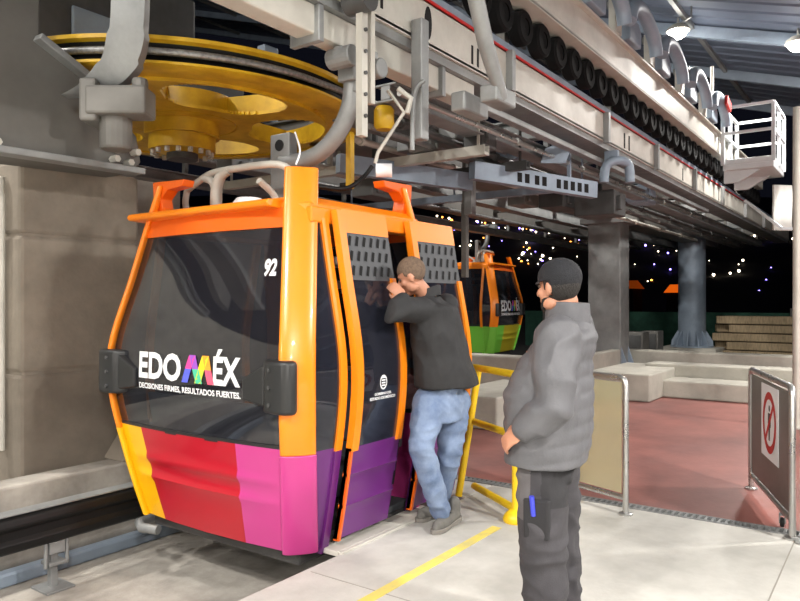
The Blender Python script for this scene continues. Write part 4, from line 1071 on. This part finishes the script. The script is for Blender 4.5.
# ---- the man in the cap
f2 = V((-.10,.995,0)).normalized(); R2 = V((f2.y, -f2.x, 0)); F2 = f2
p2 = thing('person', 'man in black cap, grey padded jacket and charcoal work trousers, hand at his pocket, watching', 'person', (2.98,1.28,0))
hc = W(558,286,3.22); neck = W(566,318,3.24); shL = W(556,340,3.05); shR = W(575,331,3.38)
elL = W(553,408,2.98); wrL = W(522,430,3.02); elR = W(568,405,3.52); wrR = W(540,430,3.47)
pel = W(549,440,3.22); hpL = W(541,450,3.16); hpR = W(556,448,3.31); knL = W(543,528,3.10); anL = W(546,632,3.14); knR = W(556,530,3.33); anR = W(562,612,3.38)
hf = V((.30,.95,-.05)).normalized()
m = MB(); Mh = head(m, hc, hf)
limb(m, [hc + V((.01,-.03,-.06)), neck, neck + V((.01,-.02,-.06))], [.058,.062,.08], 16)
rings(m, [(pel,.16,.12),(W(549,395,3.22),.16,.13),(W(556,350,3.22),.18,.12),((shL+shR)/2 - V((0,0,.03)),.17,.09),(neck - V((0,0,.02)),.065,.06)], R2, F2)
for a, b, c in ((shL,elL,wrL),(shR,elR,wrR)): limb(m, [a, a.lerp(b,.5), b, b.lerp(c,.4), c], [.055,.05,.042,.040,.029])
for a, b, c in ((hpL,knL,anL),(hpR,knR,anR)): limb(m, [a, a.lerp(b,.5), b, b.lerp(c,.35), c], [.088,.074,.056,.056,.038])
hand(m, wrL, (.05,.75,-.55), (-.75,-.1,.5), 1, .42); hand(m, wrR, (-.3,.75,-.5), (.75,.3,.3), -1, .42)
finish(m, 'body', M_skin, p2, .0075, 2)
for s in (-1, 1):
    m = MB(); m.ell(hc + Mh @ V((s*.031,.078,.008)), (.012,.012,.012), 12); m.build('eye', M_eye, p2, local=False, smooth=60)
# hair and beard
m = MB(); m.ell(hc + Mh @ V((0,-.012,.02)), (.081,.101,.10), 24, 0, Mh); o = m.build('hair', M_hair, p2, local=False, smooth=60)
crop(o, p2, hc, Mh, lambda q: q.y < .02 + q.z * .3 and q.z > -.10 and not (abs(q.x) > .06 and q.z < -.02 and q.y > -.02))
m = MB(); E = lambda p, s: m.ell(hc + Mh @ V(p), s, 16, 0, Mh)
E((0,.064,-.100), (.032,.028,.024)); E((0,.056,-.086), (.046,.036,.022))
for s in (-1, 1): E((s*.048,.022,-.070), (.016,.040,.028))
E((0,.090,-.053), (.024,.008,.004))
finish(m, 'beard', M_hair, p2, .006, 2)
# cap: crown, band and peak
m = MB(); m.ell(hc + Mh @ V((0,-.012,.040)), (.088,.108,.090), 28, 0, Mh); o = m.build('cap', mat('black_cap_cloth', (24,25,30), .85, bump=.3, bscale=240), p2, local=False, smooth=60)
crop(o, p2, hc, Mh, lambda q: q.z > .022 - (.055 if q.y < -.02 else 0))
m = MB(); pk = []
for i in range(15):
    a = PI * (.16 + .68 * i / 14); pk.append((math.cos(a), math.sin(a)))
for z0, z1 in ((.030,.022),):
    inn = [hc + Mh @ V((.086*x, -.012+.104*y, .032)) for x, y in pk]; out = [hc + Mh @ V((.088*x, -.012+.104*y+.022*max(0,y-.35)/.65, .020)) for x, y in pk]
    m.loft([inn, out, [p - V((0,0,.006)) for p in out], [p - V((0,0,.006)) for p in inn]], cap=False, closed=False)
pkk = m.build('peak', M_trod, p2, local=False, smooth=60); pkk.parent = o
# padded jacket
m = MB()
rings(m, [(W(546,459,3.23),.235,.175),(W(548,447,3.23),.237,.180),(W(549,425,3.23),.238,.190),(W(549,392,3.23),.245,.192),(W(556,360,3.23),.235,.152),((shL+shR)/2 + V((0,-.01,-.01)),.205,.122),(neck + V((0,-.02,-.04)),.135,.105),(neck + V((0,-.01,.0)),.082,.080)], R2, F2, p=2.3)
for a, b, c in ((shL,elL,wrL),(shR,elR,wrR)):
    c2 = b.lerp(c, .88); limb(m, [a.lerp(neck,.18), a.lerp(b,.5), b, b.lerp(c2,.5), c2], [.096,.088,.082,.072,.056], 18)
fo = fold(.009, 7.5, (1,1,1.1))
def quilt(p, n):
    da = min(segdist(p, shL, elL), segdist(p, elL, wrL), segdist(p, shR, elR), segdist(p, elR, wrR))
    if da < .108: return fo(p, n) * 1.2
    k = min(1, (da - .108) / .03); zz = p.z + .15 * (p - pel).dot(F2)
    return k * (.006 * abs(math.sin(zz * PI / .07)) - .003) + (1-k) * fo(p, n) + .004 * mnoise.noise(p * 14)
finish(m, 'jacket', M_jgrey, p2, .0085, 3, quilt)
m = MB(); cr = []
for h_, s_ in ((-.045,1.08),(.03,1.03),(.074,1.0),(.078,.90),(-.02,.86)):
    cr.append([neck + V((.0,-.008,h_)) + (R2*math.cos(a)*.092 + F2*math.sin(a)*.098)*s_ + V((0,0,.006*(math.sin(a)))) for a in [2*PI*i/28 for i in range(28)]])
m.loft(cr, cap=False); m.build('collar', M_jgrey, p2, local=False, smooth=60)
# trousers
m = MB()
rings(m, [(W(548,438,3.23),.16,.12),(W(548,455,3.23),.17,.125),(W(548,475,3.22),.16,.12)], R2, F2)
for a, b, c in ((hpL,knL,anL),(hpR,knR,anR)): limb(m, [a, a.lerp(b,.5), b, b.lerp(c,.4), b.lerp(c,.97)], [.098,.106,.098,.094,.088], 18)
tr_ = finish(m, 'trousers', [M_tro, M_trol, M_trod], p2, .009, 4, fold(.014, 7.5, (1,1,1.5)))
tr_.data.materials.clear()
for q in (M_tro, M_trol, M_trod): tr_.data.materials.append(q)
off = ROOTLOC[p2.name]
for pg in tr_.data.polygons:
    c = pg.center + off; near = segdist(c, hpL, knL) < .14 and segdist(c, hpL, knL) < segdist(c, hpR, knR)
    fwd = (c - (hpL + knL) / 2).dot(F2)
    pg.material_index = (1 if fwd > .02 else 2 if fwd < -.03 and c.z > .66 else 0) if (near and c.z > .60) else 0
# thigh pocket with a blue pen
pk = knL + V((0,0,.10)); out = -R2 
m = MB()
for s_ in (0,):
    m.loft([[pk + R2*(-x) + F2*y + V((0,0,z)) for y, x in ((-.06,.07),(.06,.085),(.055,.100),(-.055,.098))] for z in (-.12,.05)])
po = m.build('thigh_pocket', M_trod, p2, local=False, bevel=.012)
m = MB(); m.tube([pk - R2*.098 + F2*.01 + V((0,0,-.02)), pk - R2*.104 + F2*.016 + V((0,0,.065))], .011, 10)
m.build('pen', M_blue, p2, local=False, smooth=60).parent = po
for a, L_ in ((anL,.30),(anR,.30)):
    h = V((a.x, a.y, 0)) - F2*.075; shoe(p2, h, h + F2*L_, M_boot, M_blackp)
# ---------------------------------------------------------------- lamps
def lamp(p, label, group, power, aim=(0,0,-1), size=.5, col=(1,.96,.90), up=.22):
    t = thing('floodlight', label, 'lamp', p, group=group)
    top = RZ(p[1]) - p[2]
    m = MB(); m.tube([(0,0,.10),(0,0,max(.25, top-.32))], .022, 8); m.tube([(0,0,.10),(-.45,-.35,.04),(-.45,-.35,.25)], .018, 8); m.build('bracket', M_steel, t)
    m = MB(); m.lathe([(.05,.12),(.12,.10),(.2,.04),(.22,-.02),(.2,-.02)], n=20); m.build('housing', M_steel_l, t, smooth=40)
    m = MB(); m.lathe([(.0,-.17),(.07,-.16),(.14,-.11),(.19,-.02),(.19,-.015),(.0,-.015)], n=20); m.build('lens', emit('floodlight_lens', (255,246,232), 30), t)
    for kind, e, dz in (('AREA', power, -.19), ('POINT', power * up, -.42)):
        L = bpy.data.lights.new('flood_beam', kind); L.energy = e; L.color = col
        if kind == 'AREA': L.shape = 'DISK'; L.size = size
        else: L.shadow_soft_size = .2
        lo = bpy.data.objects.new('flood_beam', L); COL.objects.link(lo); lo.parent = t; lo.location = (0,0,dz)
    return t
G = 'floodlights under the canopy'
lamp(W(678,30,13.8), 'bright floodlight hanging above the red floor', G, 420, up=.06)
lamp(W(798,42,12.85), 'floodlight cut off by the picture edge', G, 420, up=.06)
for p, e in (((3.5,-3.2,4.75),560),((-2.6,1.2,6.0),560),((-2.2,-3.2,4.8),560),((9.0,-3.4,4.7),600),((-3.4,5.0,7.0),420),((14.6,-1.6,5.2),240),((12.0,9.5,8.4),420),((6,20,11.2),700),((-2,12,8.8),300),((1.0,7.5,7.0),350)):  # the lamp farthest along Y is added, unseen, to light the roof sheet
    lamp(p, 'assumed white floodlight under the canopy outside the view', G, e, up=.5 if p[1] > 10 else .10)

for p, e in (((-1.5,3.7,2.7),95),((-1.3,-1.6,2.9),170),((5.2,-4.2,2.6),70)):  # unseen fill lamps, added to brighten the underside of the station
    lamp(p, 'added fill lamp hung low beside the machinery, outside the view', 'added fill lamps outside the view', e, up=1.0)
# ---------------------------------------------------------------- night sky
w = bpy.data.worlds.new('night'); SC.world = w; w.use_nodes = True
bg = w.node_tree.nodes['Background']; bg.inputs[0].default_value = (.20,.22,.38,1); bg.inputs[1].default_value = .018

cam = bpy.data.cameras.new('camera'); co = bpy.data.objects.new('camera', cam); COL.objects.link(co)
cam.sensor_width = 36; cam.lens = 36 * FOC / 800.0; cam.clip_end = 2000; cam.clip_start = .05
co.location = (0, 0, EYE); co.rotation_euler = V((.8165,.5774,0)).to_track_quat('-Z', 'Y').to_euler()
SC.camera = co
SC.view_settings.view_transform = 'Standard'; SC.view_settings.look = 'None'; SC.view_settings.gamma = 1; SC.view_settings.exposure = -0.02
SC.view_settings.use_curve_mapping = False
SC.cycles.use_denoising = True
SC.cycles.max_bounces = 8; SC.cycles.transparent_max_bounces = 12
SC.cycles.sample_clamp_indirect = 4.0
